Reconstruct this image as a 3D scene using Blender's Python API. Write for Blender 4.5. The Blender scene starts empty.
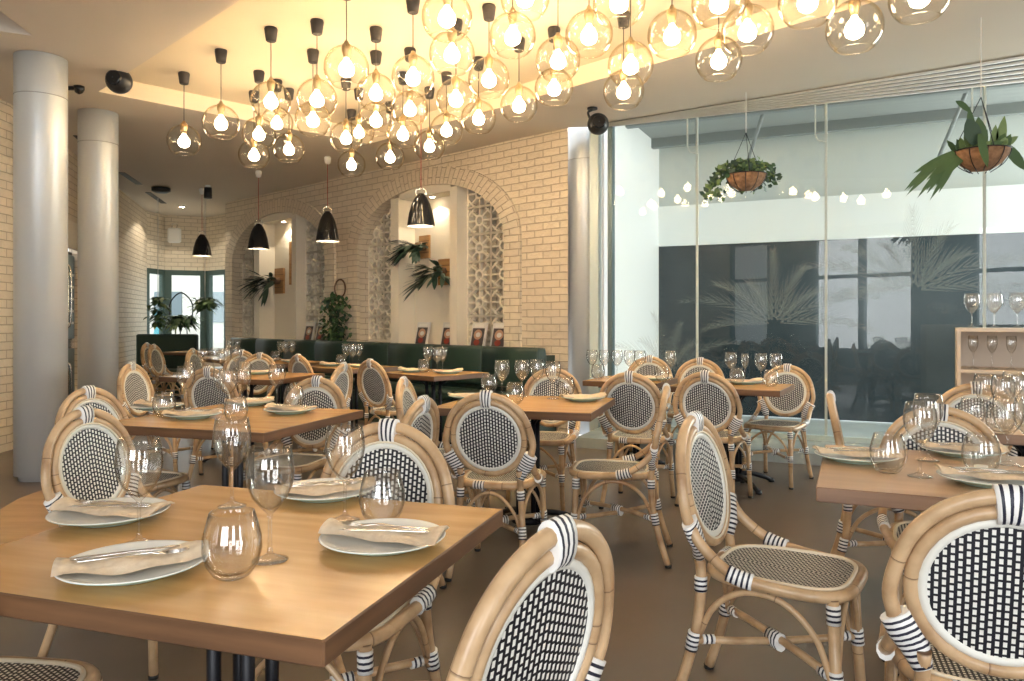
import bpy, math, random
from mathutils import Vector, Matrix
from mathutils.geometry import tessellate_polygon
random.seed(7)
PI = math.pi
S = bpy.context.scene
C = S.collection
# ------------------------------------------------------------------ camera
F, U0, HOR, EYE = 765.0, 512.0, 319.0, 1.25
cd = bpy.data.cameras.new('camera'); cam = bpy.data.objects.new('camera', cd); C.objects.link(cam)
cam.location = (0, 0, EYE); cam.rotation_euler = (PI/2, 0, 0)
cd.sensor_width = 36; cd.lens = F/1024*36; cd.shift_y = -(340.5-HOR)/1024; cd.clip_start = .05
S.camera = cam
# ------------------------------------------------------------------ world, exposure
w = bpy.data.worlds.new('world'); S.world = w; w.use_nodes = True
bg = w.node_tree.nodes['Background']; bg.inputs[0].default_value = (.93, .97, 1, 1); bg.inputs[1].default_value = 1.7
S.cycles.transparent_max_bounces = 40
S.view_settings.view_transform = 'Standard'; S.view_settings.look = 'None'
S.view_settings.exposure = 0.44; S.view_settings.gamma = 1; S.view_settings.use_curve_mapping = False
def area(name, loc, rot, sx, sy, power, col):
    l = bpy.data.lights.new(name, 'AREA'); l.shape = 'RECTANGLE'; l.size = sx; l.size_y = sy; l.energy = power; l.color = col
    o = bpy.data.objects.new(name, l); C.objects.link(o); o.location = loc; o.rotation_euler = rot; return o
# daylight entering through the glazed front behind the camera, and an area light added out of view to brighten the terrace
area('daylight_front', (1.2, -2.75, 1.75), (PI/2, 0, 0), 9.6, 2.6, 480, (.97, .98, 1))
area('terrace_fill', (7.6, 8.0, 2.2), (0, PI/2, .35), 2.6, 3.4, 520, (1, .99, .96))
area('daylight_bay', (-8.2, 16.2, 1.9), (PI/2, 0, PI+.5), 4, 2.4, 60, (.95, .98, 1))
CEIL, TRAY = 3.30, 3.46
def px(u, v, z):
    """point of the plane at height z seen at picture position u, v"""
    Y = (EYE-z)*F/(v-HOR); return ((u-U0)/F*Y, Y)
# ------------------------------------------------------------------ materials
M = {}
def mat(name, col, rough=.5, metal=0, emit=None, es=0, spec=.5):
    m = bpy.data.materials.new(name); m.use_nodes = True; n = m.node_tree
    b = n.nodes['Principled BSDF']
    b.inputs['Base Color'].default_value = (*col, 1); b.inputs['Roughness'].default_value = rough
    b.inputs['Metallic'].default_value = metal; b.inputs['Specular IOR Level'].default_value = spec
    if emit: b.inputs['Emission Color'].default_value = (*emit, 1); b.inputs['Emission Strength'].default_value = es
    M[name] = m; return m
def nn(m, t, **k):
    x = m.node_tree.nodes.new(t)
    for a, b in k.items(): setattr(x, a, b)
    return x
def ln(m, a, b): m.node_tree.links.new(a, b)
def ramp(m, fac, stops):
    r = nn(m, 'ShaderNodeValToRGB'); e = r.color_ramp.elements
    while len(e) < len(stops): e.new(.5)
    for q, (p, c) in zip(e, stops): q.position = p; q.color = (*c, 1)
    ln(m, fac, r.inputs[0]); return r.outputs[0]
def noisy(name, c1, c2, scale, rough=.5, stretch=(1, 1, 1), bump=0, metal=0, coord='Object', lo=.35, hi=.65, detail=4, spec=.5):
    m = mat(name, c1, rough, metal, spec=spec); b = m.node_tree.nodes['Principled BSDF']
    t = nn(m, 'ShaderNodeTexCoord'); mp = nn(m, 'ShaderNodeMapping'); mp.inputs['Scale'].default_value = stretch
    ns = nn(m, 'ShaderNodeTexNoise'); ns.inputs['Scale'].default_value = scale; ns.inputs['Detail'].default_value = detail
    ln(m, t.outputs[coord], mp.inputs[0]); ln(m, mp.outputs[0], ns.inputs[0])
    ln(m, ramp(m, ns.outputs[0], [(lo, c1), (hi, c2)]), b.inputs['Base Color'])
    if bump:
        bp = nn(m, 'ShaderNodeBump'); bp.inputs['Strength'].default_value = bump; bp.inputs['Distance'].default_value = .01
        ln(m, ns.outputs[0], bp.inputs['Height']); ln(m, bp.outputs[0], b.inputs['Normal'])
    return m
def brickmat(name, c1, c2, mort):
    m = mat(name, c1, .65); b = m.node_tree.nodes['Principled BSDF']
    t = nn(m, 'ShaderNodeTexCoord'); br = nn(m, 'ShaderNodeTexBrick')
    ns = nn(m, 'ShaderNodeTexNoise'); ns.inputs['Scale'].default_value = 6
    ad = nn(m, 'ShaderNodeVectorMath', operation='MULTIPLY_ADD'); ad.inputs[1].default_value = (.012,)*3
    ln(m, t.outputs['UV'], ns.inputs[0]); ln(m, ns.outputs['Color'], ad.inputs[0]); ln(m, t.outputs['UV'], ad.inputs[2])
    ln(m, ad.outputs[0], br.inputs[0])
    for k, v in (('Scale', 1), ('Brick Width', .24), ('Row Height', .08), ('Mortar Size', .006), ('Mortar Smooth', .4), ('Bias', 0)): br.inputs[k].default_value = v
    br.inputs['Color1'].default_value = (*c1, 1); br.inputs['Color2'].default_value = (*c2, 1); br.inputs['Mortar'].default_value = (*mort, 1)
    ln(m, br.outputs[0], b.inputs['Base Color'])
    n2 = nn(m, 'ShaderNodeTexNoise'); n2.inputs['Scale'].default_value = 18; ln(m, t.outputs['UV'], n2.inputs[0])
    mx = nn(m, 'ShaderNodeMath', operation='MULTIPLY_ADD'); mx.inputs[1].default_value = -1.2
    ln(m, br.outputs['Fac'], mx.inputs[0]); ln(m, n2.outputs[0], mx.inputs[2])
    bp = nn(m, 'ShaderNodeBump'); bp.inputs['Strength'].default_value = .8; bp.inputs['Distance'].default_value = .02
    ln(m, mx.outputs[0], bp.inputs['Height']); ln(m, bp.outputs[0], b.inputs['Normal'])
    return m
def glassmat(name, tint, edge, ior=1.5, rough=0, gz=.8):
    m = bpy.data.materials.new(name); m.use_nodes = True; n = m.node_tree; n.nodes.clear(); M[name] = m
    out = nn(m, 'ShaderNodeOutputMaterial'); mix = nn(m, 'ShaderNodeMixShader'); tr = nn(m, 'ShaderNodeBsdfTransparent'); gl = nn(m, 'ShaderNodeBsdfGlossy')
    gl.inputs['Roughness'].default_value = rough
    lw = nn(m, 'ShaderNodeLayerWeight'); lw.inputs['Blend'].default_value = .5
    fr = nn(m, 'ShaderNodeMath', operation='POWER'); fr.inputs[1].default_value = 5; ln(m, lw.outputs['Facing'], fr.inputs[0])
    r0 = ((ior-1)/(ior+1))**2; f2 = nn(m, 'ShaderNodeMath', operation='MULTIPLY_ADD'); f2.inputs[1].default_value = (1-r0)*gz; f2.inputs[2].default_value = r0; ln(m, fr.outputs[0], f2.inputs[0])
    ln(m, ramp(m, lw.outputs['Facing'], [(.0, tint), (.45, tint), (1, edge)]), tr.inputs[0])
    ln(m, f2.outputs[0], mix.inputs[0]); ln(m, tr.outputs[0], mix.inputs[1]); ln(m, gl.outputs[0], mix.inputs[2]); ln(m, mix.outputs[0], out.inputs[0])
    return m
def weavemat(name, cw, ch, white, black, slant, wu=.52, wv=.68):
    m = mat(name, white, .45); b = m.node_tree.nodes['Principled BSDF']
    t = nn(m, 'ShaderNodeTexCoord'); sp = nn(m, 'ShaderNodeSeparateXYZ'); ln(m, t.outputs['UV'], sp.inputs[0])
    mt = lambda op, a, b_=None: _m(m, op, a, b_)
    cu = mt('DIVIDE', sp.outputs[0], cw); col = mt('FLOOR', cu); fu = mt('FRACT', cu)
    off = mt('MULTIPLY', mt('ABSOLUTE', mt('ADD', col, .5)), slant)
    fv = mt('FRACT', mt('ADD', mt('DIVIDE', sp.outputs[1], ch), off))
    k = mt('MULTIPLY', mt('LESS_THAN', fu, wu), mt('LESS_THAN', fv, wv))
    ln(m, ramp(m, k, [(0, black), (1, white)]), b.inputs['Base Color'])
    bp = nn(m, 'ShaderNodeBump'); bp.inputs['Strength'].default_value = .5; bp.inputs['Distance'].default_value = .002
    ln(m, k, bp.inputs['Height']); ln(m, bp.outputs[0], b.inputs['Normal'])
    return m
def _m(m, op, a, b_):
    n = nn(m, 'ShaderNodeMath', operation=op)
    for i, x in enumerate((a, b_)):
        if x is None: continue
        if isinstance(x, (int, float)): n.inputs[i].default_value = x
        else: ln(m, x, n.inputs[i])
    return n.outputs[0]
def stripemat(name, a, c, freq):
    m = mat(name, a, .4); b = m.node_tree.nodes['Principled BSDF']
    t = nn(m, 'ShaderNodeTexCoord'); sp = nn(m, 'ShaderNodeSeparateXYZ'); ln(m, t.outputs['UV'], sp.inputs[0])
    mu = nn(m, 'ShaderNodeMath', operation='MULTIPLY'); mu.inputs[1].default_value = freq; ln(m, sp.outputs[0], mu.inputs[0])
    fr = nn(m, 'ShaderNodeMath', operation='FRACT'); ln(m, mu.outputs[0], fr.inputs[0])
    r = ramp(m, fr.outputs[0], [(0, a), (.58, c)]); m.node_tree.nodes[-1].color_ramp.interpolation = 'CONSTANT'
    ln(m, r, b.inputs['Base Color']); return m

def rattan(name, c1, c2, node):
    m = noisy(name, c1, c2, 9, .3, (1, 1, 1), lo=.42, hi=.78); b = m.node_tree.nodes['Principled BSDF']
    t = nn(m, 'ShaderNodeTexCoord'); sp = nn(m, 'ShaderNodeSeparateXYZ'); ln(m, t.outputs['UV'], sp.inputs[0])
    mu = nn(m, 'ShaderNodeMath', operation='MULTIPLY'); mu.inputs[1].default_value = 3.7; ln(m, sp.outputs[0], mu.inputs[0])
    fr = nn(m, 'ShaderNodeMath', operation='FRACT'); ln(m, mu.outputs[0], fr.inputs[0])
    rr = ramp(m, fr.outputs[0], [(0, (0, 0, 0)), (.018, (1, 1, 1))])
    mx = nn(m, 'ShaderNodeMix', data_type='RGBA'); src = b.inputs['Base Color'].links[0].from_socket
    ln(m, rr, mx.inputs[0]); mx.inputs[6].default_value = (*node, 1); ln(m, src, mx.inputs[7]); ln(m, mx.outputs[2], b.inputs['Base Color'])
    return m
rattan('rattan', (.62, .43, .25), (.27, .14, .06), (.13, .065, .03))
mat('pale_cane', (.80, .72, .56), .4)
mat('white_cane', (.80, .80, .74), .35)
weavemat('weave', .0146, .0168, (.85, .85, .80), (.008, .009, .016), .36)
weavemat('seat_weave', .0115, .0135, (.86, .84, .76), (.010, .010, .012), .5, .50, .60)
stripemat('binding', (.86, .86, .84), (.012, .014, .035), 68)
mat('rubber', (.02, .02, .02), .6)
noisy('oak', (.66, .385, .145), (.50, .265, .09), 2.6, .24, (1, 7, 1), lo=.3, hi=.75)
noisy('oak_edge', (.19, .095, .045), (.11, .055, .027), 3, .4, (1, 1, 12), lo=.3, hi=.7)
noisy('oak_worn', (.60, .40, .24), (.46, .28, .15), 2.2, .28, (1, 7, 1), lo=.3, hi=.75)
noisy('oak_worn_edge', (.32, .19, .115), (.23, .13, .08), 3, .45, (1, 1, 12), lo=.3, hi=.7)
mat('black_iron', (.012, .013, .018), .45, .3)
mat('mint_china', (.55, .76, .68), .16)
mat('white_china', (.86, .87, .83), .16)
noisy('linen', (.78, .66, .50), (.68, .55, .40), 60, .85, bump=.2)
mat('steel', (.72, .70, .68), .18, 1)
noisy('floor_concrete', (.165, .13, .10), (.12, .095, .075), 1.3, .3, lo=.3, hi=.7, bump=.02, detail=7)
noisy('floor_patch', (.52, .34, .17), (.42, .26, .12), 2, .35, (1, 5, 1))
noisy('ceiling_paint', (.70, .62, .52), (.67, .59, .49), .6, .8)
noisy('ceiling_tray', (.78, .67, .50), (.76, .65, .48), .6, .8)
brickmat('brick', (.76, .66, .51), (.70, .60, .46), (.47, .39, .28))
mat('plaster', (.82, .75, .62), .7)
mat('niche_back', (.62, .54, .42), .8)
noisy('column_paint', (.66, .68, .68), (.62, .64, .65), .5, .38, (.5, .5, 1), metal=.25)
mat('seam', (.30, .31, .31), .5)
mat('green_leather', (.020, .048, .036), .36)
mat('green_paint', (.05, .085, .07), .5)
mat('black_matte', (.012, .012, .013), .5)
mat('black_gloss', (.012, .012, .013), .12)
mat('black_mesh', (.02, .02, .02), .35)
mat('shade_inside', (.9, .88, .82), .5)
mat('canopy_dark', (.045, .035, .028), .55)
mat('red_cord', (.42, .05, .03), .6); mat('grey_cord', (.09, .07, .05), .6); mat('white_cord', (.8, .78, .72), .6)
mat('white_plastic', (.85, .84, .80), .4)
mat('brass', (.45, .33, .18), .35, .8)
mat('bulb_on', (1, .9, .7), .4, emit=(1, .84, .64), es=24)
mat('bulb_dim', (1, .93, .82), .4, emit=(1, .84, .62), es=.35)
mat('lamp_on', (1, .9, .7), .4, emit=(1, .82, .58), es=45)
mat('leaf', (.065, .125, .045), .5); mat('leaf_dark', (.045, .085, .05), .5); mat('leaf_pale', (.17, .25, .09), .5); mat('leaf_grey', (.16, .22, .13), .5)
mat('stem_brown', (.16, .09, .045), .7)
noisy('coir', (.34, .19, .10), (.21, .11, .055), 30, .9, bump=.5)
noisy('board', (.50, .28, .11), (.38, .19, .07), 3, .5, (1, 1, 8))
noisy('ply', (.76, .62, .46), (.70, .56, .40), 2, .45, (1, 1, 6))
mat('ply_back', (.62, .52, .42), .6)
mat('cover_pale', (.70, .68, .64), .3); mat('cover_dark', (.07, .06, .06), .3); mat('cover_red', (.28, .04, .025), .3); mat('cover_tan', (.5, .3, .2), .3); mat('paper', (.8, .78, .72), .7)
glassmat('glass_clear', (.985, .985, .98), (.68, .67, .65), 1.95, gz=1)
glassmat('globe_glass', (.985, .98, .965), (.86, .78, .64), 1.40, gz=.7)
glassmat('window_glass', (.945, .975, .965), (.88, .95, .93), 1.33)
mat('joint', (.62, .66, .60), .4)
mat('frame_grey', (.16, .22, .23), .4, .4); mat('frame_pale', (.60, .70, .69), .4, .2)
mat('terrace_white', (.92, .93, .91), .6); mat('terrace_pale', (.60, .63, .60), .6); mat('terrace_grey', (.34, .36, .35), .7)
mat('terrace_beam', (.26, .28, .275), .6)
noisy('screen_navy', (.018, .030, .038), (.03, .045, .055), 1.5, .25)
noisy('terrace_tile', (.52, .58, .57), (.44, .50, .50), 3, .3); noisy('sill_stone', (.42, .47, .46), (.34, .39, .39), 4, .25)
noisy('street', (.3, .3, .3), (.25, .25, .25), 1, .8); mat('far_building', (.78, .74, .66), .8); mat('far_window', (.2, .25, .28), .3)
mat('teal_cloth', (.05, .35, .42), .7)
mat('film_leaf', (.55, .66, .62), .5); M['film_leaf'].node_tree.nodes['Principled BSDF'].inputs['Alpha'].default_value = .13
mat('wax', (.9, .86, .76), .4)
mat('cloth_bench', (.022, .055, .042), .5)
# ------------------------------------------------------------------ mesh builder
class MB:
    def __init__(s): s.v = []; s.f = []; s.uv = []; s.mi = []; s.sm = []
    def face(s, idx, uvs=None, mi=0, smooth=False):
        s.f.append(tuple(idx)); s.uv.append(uvs or [(0, 0)]*len(idx)); s.mi.append(mi); s.sm.append(smooth)
    def box(s, c, size, rz=0, mi=0, mis=None, bev=0):
        hx, hy, hz = size[0]/2, size[1]/2, size[2]/2; n = len(s.v); cs, sn = math.cos(rz), math.sin(rz)
        if bev:
            prof = [(-hx+bev, -hy), (hx-bev, -hy), (hx, -hy+bev), (hx, hy-bev), (hx-bev, hy), (-hx+bev, hy), (-hx, hy-bev), (-hx, -hy+bev)]
            lv = [(-hz, bev), (-hz+bev, 0), (hz-bev, 0), (hz, bev)]
            for z, ins in lv:
                for x, y in prof:
                    x2, y2 = x*(1-ins/hx), y*(1-ins/hy); s.v.append((c[0]+x2*cs-y2*sn, c[1]+x2*sn+y2*cs, c[2]+z))
            for k in range(3):
                for i in range(8):
                    j = (i+1) % 8; a, b_ = prof[i], prof[j]
                    uu = [(a[0]+a[1], lv[k][0]), (b_[0]+b_[1], lv[k][0]), (b_[0]+b_[1], lv[k+1][0]), (a[0]+a[1], lv[k+1][0])]
                    s.face([n+k*8+i, n+k*8+j, n+k*8+8+j, n+k*8+8+i], uu, (mis if mis is not None else mi))
            s.face([n+7-i for i in range(8)], None, mi); s.face([n+24+i for i in range(8)], [(p[0], p[1]) for p in prof], mi); return s
        for z in (-hz, hz):
            for x, y in ((-hx, -hy), (hx, -hy), (hx, hy), (-hx, hy)): s.v.append((c[0]+x*cs-y*sn, c[1]+x*sn+y*cs, c[2]+z))
        X, Y, Z = size; q = mis if mis is not None else mi
        s.face([n+3, n+2, n+1, n], [(0, 0), (X, 0), (X, Y), (0, Y)], mi); s.face([n+4, n+5, n+6, n+7], [(0, 0), (X, 0), (X, Y), (0, Y)], mi)
        for i in range(4):
            j = (i+1) % 4; L = (X, Y)[i % 2]; s.face([n+i, n+j, n+4+j, n+4+i], [(0, 0), (L, 0), (L, Z), (0, Z)], q)
        return s
    def obox(s, o, ax, ay, az, mi=0):
        """box from a corner and three edge vectors"""
        o, ax, ay, az = map(Vector, (o, ax, ay, az)); n = len(s.v)
        for z in (0, 1):
            for x, y in ((0, 0), (1, 0), (1, 1), (0, 1)): s.v.append(tuple(o+ax*x+ay*y+az*z))
        if ax.cross(ay).dot(az) > 0: fs = [(3, 2, 1, 0), (4, 5, 6, 7), (0, 1, 5, 4), (1, 2, 6, 5), (2, 3, 7, 6), (3, 0, 4, 7)]
        else: fs = [(0, 1, 2, 3), (7, 6, 5, 4), (4, 5, 1, 0), (5, 6, 2, 1), (6, 7, 3, 2), (7, 4, 0, 3)]
        lx, ly, lz = ax.length, ay.length, az.length
        P = [(0, 0, 0), (lx, 0, 0), (lx, ly, 0), (0, ly, 0), (0, 0, lz), (lx, 0, lz), (lx, ly, lz), (0, ly, lz)]
        for k, f in enumerate(fs):
            uv = [((P[i][0], P[i][1]) if k < 2 else (P[i][0]+P[i][1], P[i][2])) for i in f]
            s.face([n+i for i in f], uv, mi)
        return s
    def tube(s, pts, r, n=8, closed=False, cap=True, flat=None, up=None, mi=0, uv0=0):
        """swept tube; r number, list, or list of (rx, ry)"""
        P = [Vector(p) for p in pts]; m = len(P)
        R = r if isinstance(r, (list, tuple)) else [r]*m
        R = [(q if isinstance(q, (list, tuple)) else (q, q)) for q in R]
        T = []
        for i in range(m):
            a = P[i-1] if (i or closed) else P[0]; b = P[(i+1) % m] if (i < m-1 or closed) else P[-1]
            T.append((b-a).normalized())
        N = Vector(up) if up else Vector((0, 0, 1))
        if abs(N.dot(T[0])) > .95: N = Vector((1, 0, 0)) if not up else N
        base = len(s.v); L = uv0; Ls = []
        for i in range(m):
            if up: N = Vector(up)
            N = (N-T[i]*N.dot(T[i]));
            if N.length < 1e-5: N = T[i].orthogonal()
            N.normalize(); B = T[i].cross(N)
            if i: L += (P[i]-P[i-1]).length
            Ls.append(L)
            for k in range(n):
                a = 2*PI*k/n; s.v.append(tuple(P[i]+N*math.cos(a)*R[i][0]+B*math.sin(a)*R[i][1]))
        for i in range(m if closed else m-1):
            j = (i+1) % m; lb = Ls[j] if j else Ls[-1]+(P[0]-P[-1]).length
            for k in range(n):
                q = (k+1) % n
                s.face([base+i*n+k, base+i*n+q, base+j*n+q, base+j*n+k], [(Ls[i], k/n), (Ls[i], (k+1)/n), (lb, (k+1)/n), (lb, k/n)], mi, True)
        if cap and not closed:
            s.face([base+n-1-k for k in range(n)], None, mi); s.face([base+(m-1)*n+k for k in range(n)], None, mi)
        return s
    def lathe(s, prof, c=(0, 0, 0), n=24, mi=0, smooth=True, mifn=None):
        base = len(s.v); m = len(prof)
        for r, z in prof:
            for k in range(n): a = 2*PI*k/n; s.v.append((c[0]+r*math.cos(a), c[1]+r*math.sin(a), c[2]+z))
        for i in range(m-1):
            for k in range(n):
                q = (k+1) % n; mm = mifn(i) if mifn else mi
                s.face([base+i*n+k, base+i*n+q, base+(i+1)*n+q, base+(i+1)*n+k], [(k/n, prof[i][1]), ((k+1)/n, prof[i][1]), ((k+1)/n, prof[i+1][1]), (k/n, prof[i+1][1])], mm, smooth)
        if prof[0][0] > 1e-4 and prof[0] != prof[-1]: s.face([base+n-1-k for k in range(n)], None, mi)
        if prof[-1][0] > 1e-4 and prof[0] != prof[-1]: s.face([base+(m-1)*n+k for k in range(n)], None, mi)
        return s
    def poly(s, loops, P3, uvf, mi=0, flip=False):
        """fill 2D loops (outer first, then holes)"""
        flat = [p for l in loops for p in l]; n = len(s.v)
        for p in flat: s.v.append(P3(p))
        for t in tessellate_polygon([[Vector((p[0], p[1], 0)) for p in l] for l in loops]):
            t = t[::-1] if flip else t
            s.face([n+i for i in t], [uvf(flat[i]) for i in t], mi)
        return s
    def leaf(s, p0, p1, wd, sag=.0, nseg=4, up=(0, 0, 1), mi=0):
        p0, p1 = Vector(p0), Vector(p1); d = p1-p0; side = d.cross(Vector(up))
        if side.length < 1e-5: side = Vector((1, 0, 0))
        side.normalize(); n = len(s.v)
        for i in range(nseg+1):
            t = i/nseg; c = p0+d*t+Vector((0, 0, -sag*t*t)); ww = wd*math.sin(PI*min(1, .12+t*.88))**.8*.5
            s.v.append(tuple(c-side*ww)); s.v.append(tuple(c+side*ww))
        for i in range(nseg): a = n+2*i; s.face([a, a+1, a+3, a+2], None, mi, True)
        return s
    def build(s, name, mats, parent=None, loc=None, rz=0, coll=True):
        me = bpy.data.meshes.new(name); me.from_pydata(s.v, [], s.f)
        ul = me.uv_layers.new(name='UVMap'); i = 0; fl = [c for u in s.uv for p in u for c in p]
        ul.data.foreach_set('uv', fl)
        me.polygons.foreach_set('material_index', s.mi); me.polygons.foreach_set('use_smooth', s.sm)
        for q in ([mats] if isinstance(mats, str) else mats): me.materials.append(M[q])
        me.update()
        o = bpy.data.objects.new(name, me); C.objects.link(o)
        if parent: o.parent = parent
        if loc: o.location = loc
        o.rotation_euler.z = rz
        return o
def spline(pts, k=6, closed=False):
    P = [Vector(p) for p in pts]; n = len(P); out = []
    for i in range(n if closed else n-1):
        if closed: a, b, c, d = P[i-1], P[i], P[(i+1) % n], P[(i+2) % n]
        else: b, c = P[i], P[i+1]; a = P[i-1] if i else b*2-c; d = P[i+2] if i+2 < n else c*2-b
        for j in range(k):
            t = j/k; out.append(tuple(.5*((2*b)+(c-a)*t+(2*a-5*b+4*c-d)*t*t+(3*b-a-3*c+d)*t**3)))
    if not closed: out.append(tuple(P[-1]))
    return out
def tag(o, label, cat, group=None, kind=None):
    o['label'] = label; o['category'] = cat
    if group: o['group'] = group
    if kind: o['kind'] = kind
    return o
def empty(name, loc=(0, 0, 0), rz=0):
    o = bpy.data.objects.new(name, None); C.objects.link(o); o.location = loc; o.rotation_euler.z = rz; o.empty_display_size = .1; return o
def dup(o, parent=None):
    c = o.copy(); C.objects.link(c)
    if parent: c.parent = parent
    for ch in list(o.children): dup(ch, c)
    return c
def struct(o): o['kind'] = 'structure'; return o
ORD = ['first', 'second', 'third', 'fourth', 'fifth', 'sixth', 'seventh', 'eighth', 'ninth', 'tenth', 'eleventh', 'twelfth', 'thirteenth', 'fourteenth', 'fifteenth', 'sixteenth', 'seventeenth', 'eighteenth', 'nineteenth', 'twentieth']
def ordinal(i): return ORD[i] if i < 20 else ['twenty', 'thirty', 'forty'][i//10-1 if i % 10 != 9 else i//10-1] + '-' + ORD[i % 10] if (i+1) % 10 else ['', 'twentieth', 'thirtieth', 'fortieth'][(i+1)//10-1]
def ordinal(i):
    n = i+1
    if n <= 20: return ORD[i]
    t, u = divmod(n, 10)
    return {2: 'twentieth', 3: 'thirtieth', 4: 'fortieth'}[t] if u == 0 else {2: 'twenty', 3: 'thirty', 4: 'forty'}[t]+'-'+ORD[u-1]
# ------------------------------------------------------------------ ROOM
R0 = Vector((.6, 8.2)); WD = Vector((-.73, .685)).normalized(); WN = Vector((WD.y*-1, WD.x)).normalized()   # WN faces the room
if WN.y > 0: WN = -WN
def W(s_, z, d=0):            # point of the arch wall, d in front of it
    p = R0+WD*s_+WN*d; return (p.x, p.y, z)
G0 = Vector((.95, 8.15)); GD = (Vector((4.39, 6.56))-G0).normalized(); GN = Vector((-GD.y, GD.x))            # GN points outdoors
if GN.y < 0: GN = -GN
def G(t, z, d=0):
    p = G0+GD*t+GN*d; return (p.x, p.y, z)
WL = 7.76
E_ = W(WL, 0); BAY = [(-6.92, 14.5), (-6.85, 15.1), (-6.15, 15.4), (-5.55, 14.9), (E_[0], E_[1])]
LW = [(-6.92, 14.5), (-4.78, 7.3), (-4.6, -2.6)]
GE = G(6.1, 0)
outline = [(-4.6, -2.6), (6.5, -2.6), (GE[0], GE[1]), (.95, 8.15), (.6, 8.2), (E_[0], E_[1])] + [b for b in BAY[::-1][1:]] + [(-4.78, 7.3)]
flo = MB(); flo.poly([outline], lambda p: (p[0], p[1], 0), lambda p: p)
n0 = len(flo.v); flo.poly([outline], lambda p: (p[0], p[1], -.08), lambda p: p, flip=True)
struct(flo.build('floor', 'floor_concrete'))
# paler golden patch laid over the floor beside the front left column
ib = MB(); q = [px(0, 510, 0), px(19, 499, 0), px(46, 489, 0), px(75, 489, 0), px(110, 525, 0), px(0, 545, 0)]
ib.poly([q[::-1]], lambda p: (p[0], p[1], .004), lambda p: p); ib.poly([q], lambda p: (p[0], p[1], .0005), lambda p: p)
struct(ib.build('floor', 'floor_patch'))
tray = [(-3.73, 6.9), (-1.67, 8.96), (5.33, 1.96), (3.27, -.1)]
rec = [(-3.47, 5.54), (-3.38, 4.9), (-4.1, 4.75), (-4.2, 5.15)]
ce = MB()
ce.poly([outline, tray, rec], lambda p: (p[0], p[1], CEIL), lambda p: p, flip=True)
struct(ce.build('ceiling', 'ceiling_paint'))
def recess(loop, z0, z1, m, th=.06):
    b = MB(); n = len(loop)
    for i in range(n):
        a, c = loop[i], loop[(i+1) % n]; k = len(b.v)
        b.v += [(a[0], a[1], z0), (c[0], c[1], z0), (c[0], c[1], z1), (a[0], a[1], z1)]; b.face([k, k+1, k+2, k+3])
    b.poly([loop], lambda p: (p[0], p[1], z1), lambda p: p, flip=True); b.poly([loop], lambda p: (p[0], p[1], z1+th), lambda p: p)
    return struct(b.build('ceiling', m))
recess(tray, CEIL, TRAY, 'ceiling_tray'); recess(rec, CEIL, CEIL+.35, 'ceiling_paint')
# arch wall with two arched openings
A1, A2, HWO, HWI, SPR, RISEO, RISEI = 2.35, 6.03, 1.68, 1.43, 2.2, .98, .76
def arch_in(c, hw=HWI, rise=RISEI, n=22):
    pts = [(c-hw, .9)]
    for i in range(n+1): a = PI-PI*i/n; pts.append((c+hw*math.cos(a), SPR+rise*math.sin(a)))
    return pts+[(c+hw, .9)]
wb = MB(); lo = [(-.0, 0), (WL, 0), (WL, CEIL), (0, CEIL)]
wb.poly([lo, arch_in(A1), arch_in(A2)], lambda p: W(p[0], p[1]), lambda p: p)
for c in (A1, A2):
    ap = arch_in(c); L = 0
    for i in range(len(ap)):
        a, d = ap[i], ap[(i+1) % len(ap)]; k = len(wb.v); l = math.dist(a, d)
        wb.v += [W(*a), W(*d), W(d[0], d[1], -.28), W(a[0], a[1], -.28)]
        wb.face([k, k+1, k+2, k+3], [(0, L), (0, L+l), (.28, L+l), (.28, L)]); L += l
struct(wb.build('wall_back', 'brick'))
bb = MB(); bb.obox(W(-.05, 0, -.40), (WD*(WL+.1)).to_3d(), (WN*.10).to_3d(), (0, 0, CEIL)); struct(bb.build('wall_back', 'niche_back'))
for c in (A1, A2):
    rb = MB(); L = 0; prev = None
    seq = [(c-1, .9), (c-1, SPR)]
    out = [(-1, .93)]+[None]*0
    path = []
    for z in (.93, 1.2, 1.5, 1.8, 2.0): path.append(((c-HWI, z), (c-HWO, z)))
    for i in range(31):
        a = PI-PI*i/30; path.append(((c+HWI*math.cos(a), SPR+RISEI*math.sin(a)), (c+HWO*math.cos(a), SPR+RISEO*math.sin(a))))
    for z in (2.0, 1.8, 1.5, 1.2, .93): path.append(((c+HWI, z), (c+HWO, z)))
    for (i_, o_) in path:
        m_ = ((i_[0]+o_[0])/2, (i_[1]+o_[1])/2)
        if prev is not None: L += math.dist(m_, prev)
        prev = m_; k = len(rb.v)
        rb.v += [W(i_[0], i_[1], -.02), W(i_[0], i_[1], .035), W(o_[0], o_[1], .035), W(o_[0], o_[1], -.0)]
        if k:
            for j in range(3):
                uu = [(0, .03, .25, .28)[j], (0, .03, .25, .28)[j+1]]
                rb.face([k-4+j, k-3+j, k+1+j, k+j], [(uu[0], Lp), (uu[1], Lp), (uu[1], L), (uu[0], L)])
        Lp = L
    struct(rb.build('trim_1' if c == A1 else 'trim_2', 'brick'))
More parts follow.
